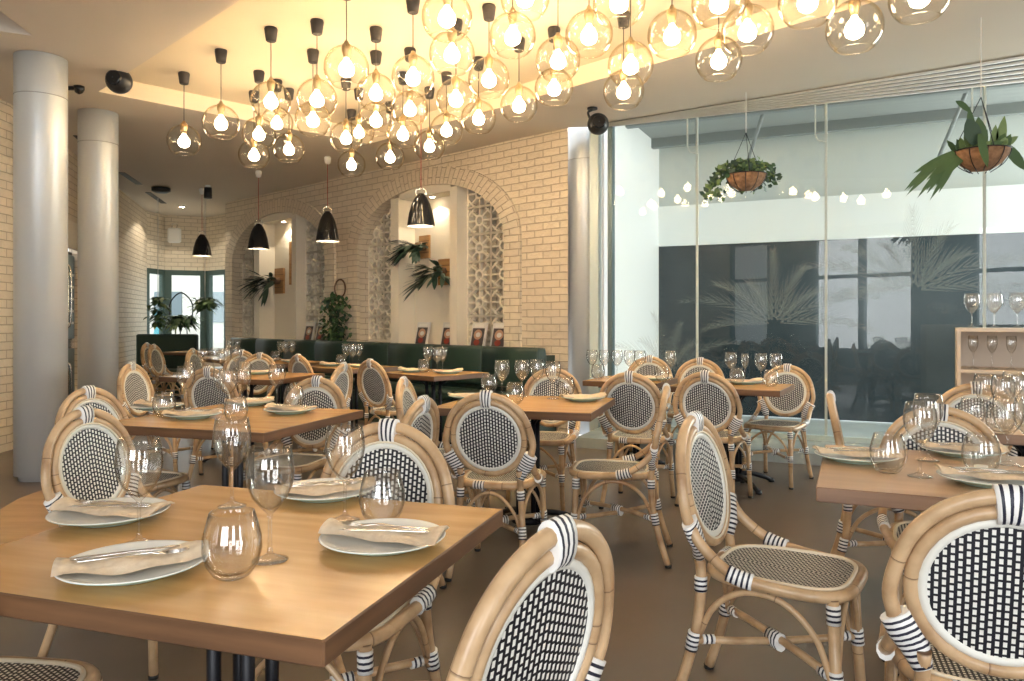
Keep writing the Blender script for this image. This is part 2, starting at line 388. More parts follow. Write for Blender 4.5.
# plaster portals with niches inside the arches
def portal(c, name):
    b = MB(); a, d = c-.56, c+.56                                   # niche jambs (small s is on the right)
    ztop = lambda s_: SPR+RISEI*math.sqrt(max(0, 1-((s_-c)/HWI)**2))
    for s0, s1 in ((c-.61, c-.48), (c+.53, c+.70)):
        b.obox(W(s0, .9, -.30), (WD*(s1-s0)).to_3d(), (WN*.31).to_3d(), (0, 0, min(ztop(s0), ztop(s1))-.9-.005))
    pts = [(c-.48, 2.84), (c+.53, 2.84)] + [(c+.53-1.01*i/8, ztop(c+.53-1.01*i/8)-.004) for i in range(9)]
    b.poly([pts], lambda p: W(p[0], p[1], -.005), lambda p: p); k = len(b.v)
    b.v += [W(c-.48, 2.84, -.005), W(c+.53, 2.84, -.005), W(c+.53, 2.84, -.30), W(c-.48, 2.84, -.30)]; b.face([k, k+1, k+2, k+3])
    b.obox(W(c-.48, .9, -.30), (WD*1.01).to_3d(), (WN*.03).to_3d(), (0, 0, 1.95))
    return struct(b.build(name, 'plaster'))
portal(A1, 'wall_back'); portal(A2, 'wall_back')
# breeze-block screens
def lattice(c, s0, s1, label):
    b = MB(); q = .335; D = -.20; z = .95
    cols = max(1, round((s1-s0)/q)); qs = (s1-s0)/cols
    ztop = lambda s_: SPR+RISEI*math.sqrt(max(0, 1-((s_-c)/(HWI+.05))**2))
    def bar(p, r_, w_=.018):
        b.tube([W(x, y, D) for x, y in p], [(w_, .03)]*len(p), 4, cap=True, up=(WD.x, WD.y, .0) if False else None)
    while z < 3.0:
        for k in range(cols):
            x = s0+qs*(k+.5); zc = z+q/2
            if z > ztop(x)+.05: continue
            for dx, dz, L1, L2 in ((0, -q/2, qs, .03), (0, q/2, qs, .03), (-qs/2, 0, .03, q), (qs/2, 0, .03, q)):
                b.obox(W(x+dx-L1/2, zc+dz-L2/2, D-.04), (WD*L1).to_3d(), (WN*.08).to_3d(), (0, 0, L2))
            # ring and petals, each quarter mirrored
            n = 12; ri, ro = q*.14, q*.22
            for i in range(n):
                a0, a1 = 2*PI*i/n, 2*PI*(i+1)/n; kk = len(b.v)
                for (r_, a) in ((ri, a0), (ri, a1), (ro, a1), (ro, a0)):
                    b.v.append(W(x+r_*math.cos(a), zc+r_*math.sin(a), D+.035))
                for (r_, a) in ((ri, a0), (ri, a1), (ro, a1), (ro, a0)):
                    b.v.append(W(x+r_*math.cos(a), zc+r_*math.sin(a), D-.035))
                b.face([kk, kk+1, kk+2, kk+3]); b.face([kk, kk+4, kk+5, kk+1]); b.face([kk+3, kk+2, kk+6, kk+7])
            for i in range(8):
                a = PI*i/4; r1 = q*.20; r2 = q*.49 if i % 2 == 0 else q*.56
                p0 = (x+r1*math.cos(a), zc+r1*math.sin(a)); p1 = (x+r2*math.cos(a)*(qs/q), zc+r2*math.sin(a))
                dd = (p1[0]-p0[0], p1[1]-p0[1]); l = math.hypot(*dd); nx, nz = -dd[1]/l*.010, dd[0]/l*.010
                b.obox(W(p0[0]-nx, p0[1]-nz, D-.03), Vector((WD.x*dd[0], WD.y*dd[0], dd[1])), (WN*.06).to_3d(), Vector((WD.x*2*nx, WD.y*2*nx, 2*nz)))
            for sx in (-1, 1):
                for sz in (-1, 1):
                    p0 = (x+sx*qs/2, zc+sz*q*.2); p1 = (x+sx*qs*.2, zc+sz*q/2)
                    dd = (p1[0]-p0[0], p1[1]-p0[1]); l = math.hypot(*dd); nx, nz = -dd[1]/l*.012, dd[0]/l*.012
                    b.obox(W(p0[0]-nx, p0[1]-nz, D-.03), Vector((WD.x*dd[0], WD.y*dd[0], dd[1])), (WN*.06).to_3d(), Vector((WD.x*2*nx, WD.y*2*nx, 2*nz)))
        z += q
    return tag(b.build('breeze_block_screen', 'plaster'), label, 'lattice screen', 'breeze-block screens in the arches')
lattice(A1, A1-1.43, A1-.62, 'cream breeze-block lattice right of the niche in the right arch')
lattice(A1, A1+.71, A1+1.43, 'cream breeze-block lattice left of the niche in the right arch')
lattice(A2, A2-1.43, A2-.62, 'cream breeze-block lattice right of the niche in the left arch')
lattice(A2, A2+.71, A2+1.43, 'cream breeze-block lattice left of the niche in the left arch')
# left wall: brick with a kitchen opening
def lwall(p, q, z0, z1, th=.2, uo=0, name='wall_left', m='brick'):
    b = MB(); p, q = Vector(p), Vector(q); d = q-p; n = Vector((d.y, -d.x)).normalized()
    if n.dot(Vector((-6, 9))-p) < 0: n = -n
    b.obox((p.x, p.y, z0), d.to_3d(), (n*th).to_3d(), (0, 0, z1-z0)); return struct(b.build(name, m))
LA, LB, LC = Vector(LW[0]), Vector(LW[1]), Vector(LW[2]); LD = (LA-LB).normalized(); LN = Vector((LD.y, -LD.x))
o0, o1 = LB+LD*1.35, LB+LD*2.65
def wseg(p, q, z0, z1, name='wall_left', m='brick', off=-.15):
    b = MB(); p, q = Vector(p), Vector(q); d = (q-p); n = Vector((d.y, -d.x)).normalized()
    b.obox((p.x, p.y, z0), d.to_3d(), (n*off).to_3d(), (0, 0, z1-z0)); return struct(b.build(name, m))
wseg(LB, o0, 0, CEIL); wseg(o1, LA, 0, CEIL); wseg(o0, o1, 2.45, CEIL); wseg(LC, LB, 0, CEIL)
wseg(o0, o1, 2.12, 2.45, 'wall_left', 'plaster', -.05)
# bay: brick above and below faceted windows
WZ0, WZ1 = .55, 2.22
for i in range(4):
    p, q = Vector(BAY[i]), Vector(BAY[i+1])
    wseg(p, q, 0, WZ0, 'wall_far'); wseg(p, q, WZ1, CEIL, 'wall_far')
    d = q-p; n = Vector((d.y, -d.x)).normalized()
    if n.y > 0: n = -n
    root = empty('window_%d' % (i+1), (p.x, p.y, 0)); struct(root)
    loc = lambda a: Vector((a.x-p.x, a.y-p.y))
    fr = MB(); L = d.length; dn = d.normalized(); t3 = (-n*.07).to_3d()
    wl = .12 if L > .7 else .09
    for a, b_ in ((0, wl), (L-wl, L)): fr.obox((dn.x*a, dn.y*a, WZ0), (dn*(b_-a)).to_3d(), t3, (0, 0, WZ1-WZ0))
    for a, b_ in ((WZ0, WZ0+.08), (WZ1-.1, WZ1)): fr.obox((dn.x*wl, dn.y*wl, a), (dn*(L-2*wl)).to_3d(), t3, (0, 0, b_-a))
    fr.build('window_frame', 'green_paint', root)
    gl = MB(); gl.obox((dn.x*wl-n.x*.03, dn.y*wl-n.y*.03, WZ0+.08), (dn*(L-2*wl)).to_3d(), (-n*.008).to_3d(), (0, 0, WZ1-WZ0-.18)); gl.build('pane', 'window_glass', root)
# rest of the shell: right wall and glazed front behind the camera
wseg((GE[0], GE[1]), (6.5, -2.6), 0, CEIL, 'wall_right', 'plaster')
fb = MB(); x = -4.6
while x < 6.6: fb.box((x, -2.6, CEIL/2), (.14, .12, CEIL)); x += 1.11
for k_ in (1, 4, 6, 7): fb.box((-4.6+1.11*(k_+.5), -2.6, CEIL/2), (.97, .10, CEIL))  # unseen solid bays added to break up reflections in the glass wall
fb.box((.95, -2.6, .3), (11.1, .12, .6)); fb.box((.95, -2.6, CEIL-.12), (11.1, .12, .24)); fb.box((.95, -2.6, 2.2), (11.1, .1, .08))
struct(fb.build('wall_front', 'frame_grey'))
# glass wall
TJ = [0.12, 1.011, 2.218, 3.50, 4.8, 6.1]
for i in range(5):
    p = G(TJ[i], 0); root = empty('window_%d' % (5+i), p); struct(root)
    b = MB(); L = TJ[i+1]-TJ[i]; b.obox((GD.x*.006, GD.y*.006, .06), (GD*(L-.012)).to_3d(), (GN*.012).to_3d(), (0, 0, CEIL-.07)); b.build('pane', 'window_glass', root)
    j = MB(); j.obox((GD.x*(L-.012), GD.y*(L-.012), .06), (GD*.024).to_3d(), (GN*.014).to_3d(), (0, 0, CEIL-.07)); j.build('glass_joint', 'joint', root)
    if i < 4:   # glass fin clipped behind each joint
        f = MB(); f.obox((GD.x*(L-.10)-GN.x*.02, GD.y*(L-.10)-GN.y*.02, CEIL-.30), (GD*.012).to_3d(), (GN*.02).to_3d(), (0, 0, .28))
        f.obox((GD.x*(L+.0)-GN.x*.02, GD.y*(L+.0)-GN.y*.02, CEIL-.30), (GD*.012).to_3d(), (GN*.02).to_3d(), (0, 0, .28))
        f.tube([(GD.x*(L-.095)-GN.x*.01, GD.y*(L-.095)-GN.y*.01, CEIL-.30), (GD.x*(L-.07)-GN.x*.01, GD.y*(L-.07)-GN.y*.01, CEIL-.36), (GD.x*L-GN.x*.01, GD.y*L-GN.y*.01, CEIL-.385)], .007, 6)
        f.build('glass_clamp', 'joint', root)
b = MB(); b.obox(G(-.12, 0, -.03), (GD*.10).to_3d(), (GN*.10).to_3d(), (0, 0, CEIL)); struct(b.build('trim_3', 'frame_pale'))
b = MB(); b.obox(G(.08, 0, -.03), (GD*.05).to_3d(), (GN*.10).to_3d(), (0, 0, CEIL)); struct(b.build('trim_4', 'frame_grey'))
b = MB(); b.obox(G(.0, 0, -.78), (GD*6.1).to_3d(), (GN*.86).to_3d(), (0, 0, .10)); struct(b.build('trim_5', 'sill_stone'))
b = MB(); b.obox(G(.0, .10, -.03), (GD*6.1).to_3d(), (GN*.08).to_3d(), (0, 0, .05)); struct(b.build('trim_6', 'frame_pale'))
# ceiling grille: wedge of white slats along the glass
root = tag(empty('ceiling_grille', G(0, CEIL)), 'white slatted air grille in the ceiling along the top of the glass wall', 'air grille')
gb = MB(); e0 = Vector(G(.1, 0)).xy-G0; gf = Vector((4.03, 6.02))-G0
for k in range(6):
    f0 = k/5; a = GN*(-.02-.10*f0); e = GD*6.0+ (GN*(-.03-1.05*f0))
    gb.tube([(a.x, a.y, -.012), (e.x, e.y, -.012)], [(.008, .008), (.008, .062)], 4)
gb.build('slats', 'white_plastic', root)
g2 = MB(); k = len(g2.v); cs = [GN*0, GD*6.0, GD*6.0-GN*1.1, -GN*.13]; g2.v += [(c.x, c.y, -.004) for c in cs]+[(c.x, c.y, -.0015) for c in cs]
g2.face([0, 1, 2, 3]); g2.face([7, 6, 5, 4]); g2.build('backing', 'terrace_beam', root)
# ------------------------------------------------------------------ OUTDOORS
OD = 2.5
b = MB(); b.obox(G(-.1, -.06, .07), (GD*9).to_3d(), (GN*(OD+.3)).to_3d(), (0, 0, .05)); struct(b.build('floor', 'terrace_tile'))
b = MB(); b.obox(G(.0, -.06, .10), (GD*-.15).to_3d(), (GN*(OD+.2)).to_3d(), (0, 0, 3.9)); struct(b.build('wall_terrace', 'terrace_white'))
r = tag(empty('terrace_screen', G(-.03, 0, OD)), 'dark navy mesh screen under a white band beyond the glass wall', 'outdoor screen')
b = MB(); b.obox((0, 0, 0), (GD*8.8).to_3d(), (GN*.06).to_3d(), (0, 0, 2.235)); b.build('mesh_panel', 'screen_navy', r)
b = MB(); b.obox((-GN.x*.03, -GN.y*.03, 2.235), (GD*8.8).to_3d(), (GN*.12).to_3d(), (0, 0, .54)); b.build('white_band', 'terrace_white', r)
b = MB(); b.obox(G(-.03, 2.775, OD+.02), (GD*8.8).to_3d(), (GN*.1).to_3d(), (0, 0, .8)); struct(b.build('wall_terrace', 'terrace_pale'))
# canopy rafters and slanted underside
r = tag(empty('terrace_canopy', G(0, 3.5)), 'grey canopy with beams covering the terrace outside the glass wall', 'canopy')
b = MB(); b.obox((GN.x*.1, GN.y*.1, .12), (GD*8.8).to_3d(), (GN*(OD+.1)).to_3d(), (0, 0, .06)); b.build('roof_panel', 'terrace_grey', r)
for k in range(2):
    b = MB(); s_ = GN*(.9+1.2*k); b.obox((s_.x, s_.y, 0), (GD*8.8).to_3d(), (GN*.10).to_3d(), (0, 0, .12)); b.build('beam', 'terrace_beam', r)
for t0, t1 in ((1.6, 1.1), (3.5, 3.3)):
    b = MB(); p, q = GD*t0+GN*.8, GD*t1+GN*2.45; b.tube([(p.x, p.y, .1), (q.x, q.y, -.45)], .022, 8); b.build('strut', 'terrace_beam', r)
# street beyond the bay
b = MB(); b.box((-8, 24, -.1), (30, 17, .1)); struct(b.build('floor', 'street'))
r = tag(empty('street_building', (-9.9, 24, 0)), 'pale building across the street, seen through the bay window', 'building')
b = MB(); b.box((0, 0, 1.3), (9, 3, 2.6)); b.build('wall', 'far_building', r)
for k in range(5):
    b = MB(); b.box((-3.4+k*1.6, -1.52, 1.6), (.8, .08, .9)); b.build('window', 'far_window', r)
tag(MB().lathe([(.02, 0), (.22, .02), (.18, .5), (.10, .9), (.06, 1.25), (.09, 1.4), (.03, 1.5)], n=14).build('street_umbrella', 'teal_cloth', loc=(-9.35, 20.2, 0)), 'folded teal umbrella outside the left pane of the bay', 'umbrella')
# faint frond film on the glass
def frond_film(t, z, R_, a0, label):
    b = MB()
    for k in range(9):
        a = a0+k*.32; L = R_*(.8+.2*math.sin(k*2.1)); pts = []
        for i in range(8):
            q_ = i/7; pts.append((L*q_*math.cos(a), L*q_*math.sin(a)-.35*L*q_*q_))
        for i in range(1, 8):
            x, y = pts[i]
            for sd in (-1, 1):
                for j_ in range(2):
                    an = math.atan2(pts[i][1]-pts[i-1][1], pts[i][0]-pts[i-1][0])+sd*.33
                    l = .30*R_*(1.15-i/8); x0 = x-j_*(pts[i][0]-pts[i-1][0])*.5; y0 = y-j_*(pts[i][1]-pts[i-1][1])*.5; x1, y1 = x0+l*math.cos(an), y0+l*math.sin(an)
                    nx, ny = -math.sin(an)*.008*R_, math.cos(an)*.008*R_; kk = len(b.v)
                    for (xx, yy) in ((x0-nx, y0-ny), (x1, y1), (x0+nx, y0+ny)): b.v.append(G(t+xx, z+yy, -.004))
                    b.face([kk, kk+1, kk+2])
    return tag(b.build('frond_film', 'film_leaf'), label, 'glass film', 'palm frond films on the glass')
frond_film(.72, .7, .95, .45, 'faint palm frond film on the leftmost glass pane')
frond_film(1.75, 1.2, 1.1, .3, 'faint palm frond film on the second glass pane from the left')
frond_film(2.95, 1.5, 1.15, .3, 'faint palm frond film on the third glass pane from the left')
frond_film(4.35, 1.3, 1.0, .5, 'faint palm frond film on the glass behind the shelf unit')
# ------------------------------------------------------------------ columns
def column(x, y, r_, label):
    t = tag(empty('round_column', (x, y, 0)), label, 'column')
    MB().lathe([(r_-.03, 0), (r_-.03, .035), (r_, .04), (r_, CEIL-.31), (r_, CEIL-.003)], n=48).build('shaft', 'column_paint', t)
    MB().lathe([(r_+.001, CEIL-.318), (r_+.002, CEIL-.315), (r_+.001, CEIL-.312)], n=48).build('joint_line', 'seam', t)
column(-3.70, 6.01, .184, 'thick silver grey column at the far left, nearest the camera')
column(-4.11, 7.60, .18, 'silver grey column behind and right of the nearest left column')
column(.795, 8.42, .185, 'smooth pale column where the brick wall meets the glass wall')
# ------------------------------------------------------------------ kitchen opening
kc = (o0+o1)/2; r = tag(empty('glass_door_fridge', (kc.x-LN.x*.36, kc.y-LN.y*.36, 0), math.atan2(LD.y, LD.x)), 'steel glass-door fridge in the kitchen opening between the left columns', 'fridge')
b = MB(); b.box((0, 0, 1.05), (1.28, .5, 2.1)); b.build('cabinet', 'black_matte', r)
for z0, z1 in ((.1, .88), (1.0, 2.05)):
    for k in (-1, 1):
        b = MB(); b.box((k*.28, -.28, (z0+z1)/2), (.52, .05, z1-z0), bev=.01); dd = b.build('door', 'frame_grey', r)
        b = MB(); b.tube(spline([(k*.07, -.31, z0+.15), (k*.07, -.37, z0+.22), (k*.07, -.37, z1-.22), (k*.07, -.31, z1-.15)], 4), .014, 8); b.build('handle', 'steel', dd)
b = MB(); b.box((0, -.27, .94), (1.15, .06, .1)); b.build('rail', 'steel', r)
for k in range(5):
    b = MB(); b.box((0, -.312, 1.2+k*.15), (.9, .012, .03)); b.build('shelf', 'paper', r)
# ------------------------------------------------------------------ ceiling slots, speakers and small fittings
for i, (u0, v0, u1, v1) in enumerate(((73, 135, 82, 143), (118, 172, 136, 184), (145, 192, 161, 203))):
    p, q = px(u0, 2*HOR-(2*HOR-v0), CEIL), px(u1, v1, CEIL); b = MB(); d = Vector(q)-Vector(p); n = Vector((d.y, -d.x)).normalized()*.09
    b.obox((p[0], p[1], CEIL-.008), d.to_3d(), n.to_3d(), (0, 0, .006))
    tag(b.build('ceiling_slot', 'black_matte'), 'thin dark ceiling slot near the left wall, '+('nearest the front column', 'middle one above the rear column', 'farthest one towards the bay')[i], 'air slot', 'linear ceiling slots')
def speaker(u, v, Y, R_, label, flat=False):
    X = (u-U0)/F*Y; z = EYE+(HOR-v)/F*Y; t = tag(empty('ceiling_speaker', (X, Y, z)), label, 'speaker')
    if flat:
        MB().lathe([(.02, CEIL-z-.003), (R_*.5, CEIL-z-.004), (R_, .03), (R_*.98, -.02), (R_*.6, -.045), (.001, -.05)], n=24).build('body', 'black_mesh', t); return t
    pr = [(max(.001, R_*math.sin(PI*i/14)), -R_*math.cos(PI*i/14)) for i in range(15)]
    o = MB().lathe(pr, n=24).build('body', 'black_mesh', t)
    MB().lathe([(R_*.55, 0), (R_*.62, .012), (R_*.5, .02)], n=20).build('rim', 'black_gloss', t, loc=(0, -R_*.8, 0)).rotation_euler.x = PI/2
    b = MB(); b.tube(spline([(-R_*.7, .02, R_*.5), (-R_*.9, .02, R_*1.1), (-R_*.5, .02, CEIL-z-.02)], 4), .012, 8); b.lathe([(.05, CEIL-z-.018), (.05, CEIL-z-.002)], c=(-R_*.5, .02, 0), n=14); b.build('bracket', 'black_matte', t)
speaker(119, 81, 6.4, .105, 'black ball speaker on a bracket beside the front left column')
speaker(598, 124, 7.4, .105, 'black ball speaker under the ceiling at the left end of the glass wall')
speaker(161, 190, 11.9, .14, 'flat black ceiling speaker near the bay', True)
t = tag(empty('security_camera', (*px(79, 86, CEIL), CEIL)), 'tiny dark dome camera on the ceiling between the two left columns', 'camera')
MB().lathe([(.045, -.002), (.045, -.03), (.03, -.06), (.001, -.075)], n=16).build('dome', 'black_gloss', t); b = MB(); b.box((-.06, 0, -.02), (.08, .03, .03)); b.build('mount', 'black_matte', t)
t = tag(empty('ceiling_spotlight', (*px(208, 185, CEIL), CEIL)), 'small black box spotlight on the ceiling beside the farthest black pendant', 'spotlight')
b = MB(); b.box((0, 0, -.02), (.06, .06, .036)); b.build('mount', 'white_plastic', t); MB().lathe([(.055, -.04), (.06, -.20), (.05, -.205)], n=14).build('head', 'black_matte', t)
t = tag(empty('recessed_downlight', (-6.0, 13.9, CEIL)), 'small lit round downlight in the ceiling in front of the bay', 'downlight')
MB().lathe([(.05, -.003), (.065, -.012), (.04, -.015)], n=16).build('ring', 'white_plastic', t); MB().lathe([(.036, -.016), (.038, -.02), (.001, -.022)], n=16).build('lens', 'lamp_on', t)
l = bpy.data.lights.new('bay_spot', 'SPOT'); l.energy = 45; l.color = (1, .88, .7); l.spot_size = 2.4; l.shadow_soft_size = .04; o = bpy.data.objects.new('bay_spot', l); C.objects.link(o); o.parent = t; o.location = (0, 0, -.03)
# sign / alarm box over the bay windows
t = tag(empty('wall_unit', (-6.62, 15.0, 2.84), .28), 'small white wall box with a hook above the bay windows', 'wall box')
b = MB(); b.box((0, 0, .05), (.25, .07, .30), bev=.03); b.build('box', 'white_plastic', t); b = MB(); b.tube(spline([(-.04, 0, .19), (-.04, 0, .27), (.04, 0, .27), (.04, 0, .19)], 4), .012, 6); b.build('hook', 'steel', t)
# ------------------------------------------------------------------ pendants
def globe_proto():
    t = empty('globe_pendant'); R_ = .148
    pr = []
    a0, a1 = math.acos(.97), PI-math.asin(.62)
    for i in range(19):
        a = a0+(a1-a0)*i/18; pr.append((R_*math.sin(a), R_*math.cos(a)))
    inn = [((R_-.004)*math.sin(a0+(a1-a0)*i/18), (R_-.004)*math.cos(a0+(a1-a0)*i/18)) for i in range(18, -1, -1)]
    MB().lathe(pr[::1]+inn+[pr[0]], n=36).build('glass_globe', 'globe_glass', t)
    MB().lathe([(.012, R_+.03), (.018, R_+.012), (.030, R_+.004), (.032, R_-.03), (.022, R_-.065), (.018, R_-.085)], n=16).build('lamp_holder', 'brass', t)
    return t
GP = globe_proto()
def bulbmesh(m):
    b = MB(); b.lathe([(.014, .075), (.016, .055), (.030, .035), (.047, .008), (.051, -.015), (.043, -.040), (.024, -.054), (.001, -.060)], n=18); o = b.build('bulb', m); C.objects.unlink(o); return o
BON, BDIM = bulbmesh('bulb_on'), bulbmesh('bulb_dim')
globes = [(184, 141, 33, 78, 1), (221, 123, 36, 53, 1), (271, 101, 39, 19, 1), (259, 134, 33, 68, 1), (254, 155, 30.5, 94, 1), (277, 123, 32, 53, 0), (289, 149, 31, 83, 0), (317, 99, 40, 19, 1), (313, 120, 36, 42, 1),
 (346.5, 68, 45, 0, 0), (346, 138, 32, 0, 0), (351.5, 164.6, 28, 105, 0), (376, 93, 39, 10, 0), (376, 120, 36, 45, 1), (413, 77, 43, 0, 1), (410, 109, 36, 30, 0), (403, 134, 33, 0, 1), (390, 157, 29, 0, 0), (359, 132, 31, 0, 0), (429.5, 146, 31, 0, 0),
 (447, 17, 51, 0, 0), (452, 54, 46, 0, 0), (525, -3, 49, 0, 1), (512.6, 36, 48, 0, 0), (456, 99, 40, 0, 1), (489, 79, 42, 0, 1), (446.5, 130, 33, 0, 1), (478.6, 118, 35, 46, 1), (519, 105, 37.6, 0, 1),
 (558, 60, 46, 0, 1), (554, 88, 39, 0, 1), (589, 35, 47, 0, 1), (619, 2, 53, 0, 1), (630.6, 65, 46, 0, 1), (623.6, 91, 41, 0, 1), (672, 35, 49, 0, 1), (719, 2, 54, 0, 1), (718.7, 60, 46, 0, 1), (747.4, 31, 52, 0, 1), (807.5, 1, 57, 0, 1), (854.4, 28, 55, 0, 0), (919.5, -4, 58, 0, 0)]
globes.sort()
GY = [.296*F/g[2] for g in globes]
for _ in range(40):
    for i in range(len(globes)):
        for j in range(i):
            P2 = [Vector(((globes[k][0]-U0)/F*GY[k], GY[k], (HOR-globes[k][1])/F*GY[k])) for k in (i, j)]
            dd = (P2[0]-P2[1]).length
            if dd < .306:
                a, b_ = (i, j) if GY[i] > GY[j] else (j, i); GY[a] *= 1.006; GY[b_] *= .994
for i, (u, v, d, cv, on) in enumerate(globes):
    Y = GY[i]; X = (u-U0)/F*Y; z = EYE+(HOR-v)/F*Y
    o = GP if i == 0 else dup(GP)
    o.location = (X, Y, z)
    bo = (BON if on else BDIM).copy(); C.objects.link(bo); bo.parent = o
    h = TRAY-z
    c = MB(); c.tube([(0, 0, .17), (0, 0, h-.04)], .0035, 6); c.build('cord', 'grey_cord', o)
    c = MB(); c.lathe([(.032, h-.105), (.038, h-.10), (.050, h-.012), (.045, h-.001)], n=18); c.build('ceiling_cup', 'canopy_dark', o)
    size = 'large near' if d > 44 else ('mid-sized' if d > 34 else 'small far')
    tag(o, '%s glass globe pendant, %s bulb, %s from the left in the cluster' % (size, 'glowing' if on else 'dull', ordinal(i)), 'pendant light', 'clear glass globe pendants')
def black_pendant(u, v0, v1, wpx, ceil, label):
    Y = .29*F/wpx; X = (u-U0)/F*Y; z1 = EYE+(HOR-v1)/F*Y; r_ = .145; H_ = (v1-v0)/F*Y
    t = tag(empty('black_pendant', (X, Y, z1)), label, 'pendant light', 'black bell pendants over the banquette')
    pr = [(r_, 0), (r_*.99, .02), (r_*.86, H_*.35), (r_*.66, H_*.62), (r_*.42, H_*.80), (r_*.25, H_*.86), (.03, H_*.90)]
    MB().lathe(pr+[(.028, H_*.89), (r_*.4, H_*.78), (r_*.84, H_*.34), (r_*.97, .02), (r_*.98, 0), (r_, 0)], n=32, mifn=lambda i: 0 if i < 7 else 1).build('lamp_shade', ['black_gloss', 'shade_inside'], t)
    b = MB(); b.tube(spline([(-.045, 0, H_*.84), (-.05, 0, H_*.98), (0, 0, H_*1.04), (.05, 0, H_*.98), (.045, 0, H_*.84)], 5), .006, 6); b.build('bail', 'steel', t)
    MB().lathe([(.001, .05), (.03, .055), (.045, .085), (.03, .12), (.02, .15)], n=16).build('bulb', 'lamp_on', t)
    b = MB(); b.tube([(0, 0, H_*1.04), (0, 0, ceil-z1-.07)], .004, 6); b.build('cord', 'red_cord', t)
    MB().lathe([(.012, ceil-z1-.10), (.035, ceil-z1-.085), (.045, ceil-z1-.02), (.03, ceil-z1-.001)], n=16).build('ceiling_cup', 'white_plastic', t)
black_pendant(202, 232, 256, 18.5, CEIL, 'black bell pendant nearest the bay, leftmost of the four')
black_pendant(258.5, 221, 249, 21, CEIL, 'black bell pendant in front of the left arch, left of its fern')
black_pendant(327.5, 208, 241.5, 23, CEIL, 'black bell pendant in front of the pier between the two arches')
black_pendant(421, 190, 226.5, 28, TRAY, 'black bell pendant in front of the right arch niche, largest of the four')
# ------------------------------------------------------------------ banquette
BS0, BS1 = .12, 6.9
t = tag(empty('banquette', W(0, 0)), 'long dark green leather banquette under the brick arches', 'banquette')
def wl(s_, z, d): p = WD*s_+WN*d; return (p.x, p.y, z)
b = MB(); b.obox(wl(BS0, 0, .05), (WD*(BS1-BS0)).to_3d(), (WN*.72).to_3d(), (0, 0, .36)); b.build('plinth', 'green_paint', t)
b = MB(); b.obox(wl(BS0+.02, .36, .05), (WD*(BS1-BS0-.04)).to_3d(), (WN*.22).to_3d(), (0, 0, .50)); b.build('back_support', 'green_leather', t)
def cushion(s0, s1, z0, z1, d0, d1, name, rnd=.03):
    n = 5; b = MB(); cx = (s0+s1)/2; prof = []
    b.v = []
    hs, hz, hd = (s1-s0)/2-.003, (z1-z0)/2, (d1-d0)/2
    rings = []
    for (k, ins) in ((-1, .02), (-.97, 0), (.97, 0), (1, .02)):
        loop = []
        for i in range(20):
            a = 2*PI*i/20; ca, sa = math.cos(a), math.sin(a); pw = .35
            loop.append(wl(cx+k*hs, (z0+z1)/2+math.copysign(abs(sa)**pw, sa)*(hz-ins), (d0+d1)/2+math.copysign(abs(ca)**pw, ca)*(hd-ins)))
        base = len(b.v); b.v += loop; rings.append(base)
    for a_, c_ in zip(rings, rings[1:]):
        for i in range(20): j = (i+1) % 20; b.face([a_+i, a_+j, c_+j, c_+i], None, 0, True)
    b.face([rings[0]+19-i for i in range(20)]); b.face([rings[-1]+i for i in range(20)])
    return b.build(name, 'green_leather', t)
nb = 8
for k in range(nb):
    a = BS0+(BS1-BS0)*k/nb; c = BS0+(BS1-BS0)*(k+1)/nb
    cushion(a, c, .50, .945, .20, .36, 'back_cushion'); cushion(a, c, .36, .47, .36, .80, 'seat_cushion')
# far left bench
t = tag(empty('bench', (-5.72, 12.4, 0)), 'dark green high-backed bench below the bay windows', 'bench')
b = MB(); b.box((0, .3, .5), (1.0, .12, 1.0), bev=.02); b.build('backrest', 'green_leather', t)
b = MB(); b.box((0, 0, .22), (1.0, .5, .44), bev=.02); b.build('seat', 'green_leather', t)
# ------------------------------------------------------------------ books
def book(s_, d, label, tilt):
    p = W(s_, .905 if d < .2 else .946, d); t = tag(empty('cookbook', p, math.atan2(WD.y, WD.x)+PI), label, 'book', 'cookbooks displayed behind the banquette')
    L = .25; h = .31; th = .022
    def q(x, y, z):  # leaning back
        return (x, (y)+z*math.sin(tilt), z*math.cos(tilt))
    b = MB(); k = 0
    b.obox(q(-L/2, 0, 0), (L, 0, 0), Vector(q(0, th, 0)), Vector(q(0, 0, h))); b.build('cover', 'cover_pale', t)
    def patch(name, m, x0, z0, x1, z1, off, oval=False):
        b = MB(); o = Vector((0, -off, 0))
        pts = [(x0, z0), (x1, z0), (x1, z1), (x0, z1)] if not oval else [((x0+x1)/2+(x1-x0)/2*math.cos(2*PI*i/14), (z0+z1)/2+(z1-z0)/2*math.sin(2*PI*i/14)) for i in range(14)]
        n = len(pts)
        for dy in (0, .0012): b.v += [tuple(Vector(q(x, dy, z))+o) for x, z in pts]
        b.face(list(range(n))); b.face([n+n-1-i for i in range(n)])
        b.build(name, m, t)
    patch('picture', 'cover_dark', -.10, .02, .10, .24, .002); patch('picture', 'cover_tan', -.07, .10, .07, .225, .0036, True); patch('picture', 'cover_red', -.055, .03, .045, .105, .0036, True)
    patch('title_band', 'paper', -.08, .252, .08, .288, .002)
    patch('picture', 'cover_pale', -.035, .13, .045, .19, .005, True)
for (uu, dd, lab) in ((420, -.12, 'cookbook with food cover left in the right niche'), (446, -.12, 'cookbook half hidden by the right jamb of the right niche'), (476, .02, 'cookbook left of the pair under the right lattice screen'), (497, .02, 'cookbook right of the pair under the right lattice screen'), (307, .02, 'cookbook left of the pair under the left arch'), (319, .02, 'cookbook right of the pair under the left arch')):
    k = (uu-U0)/F; p0 = R0+WN*dd; s_ = (p0.x-k*p0.y)/(-(WD.x-k*WD.y)); book(s_, dd, lab, .22)
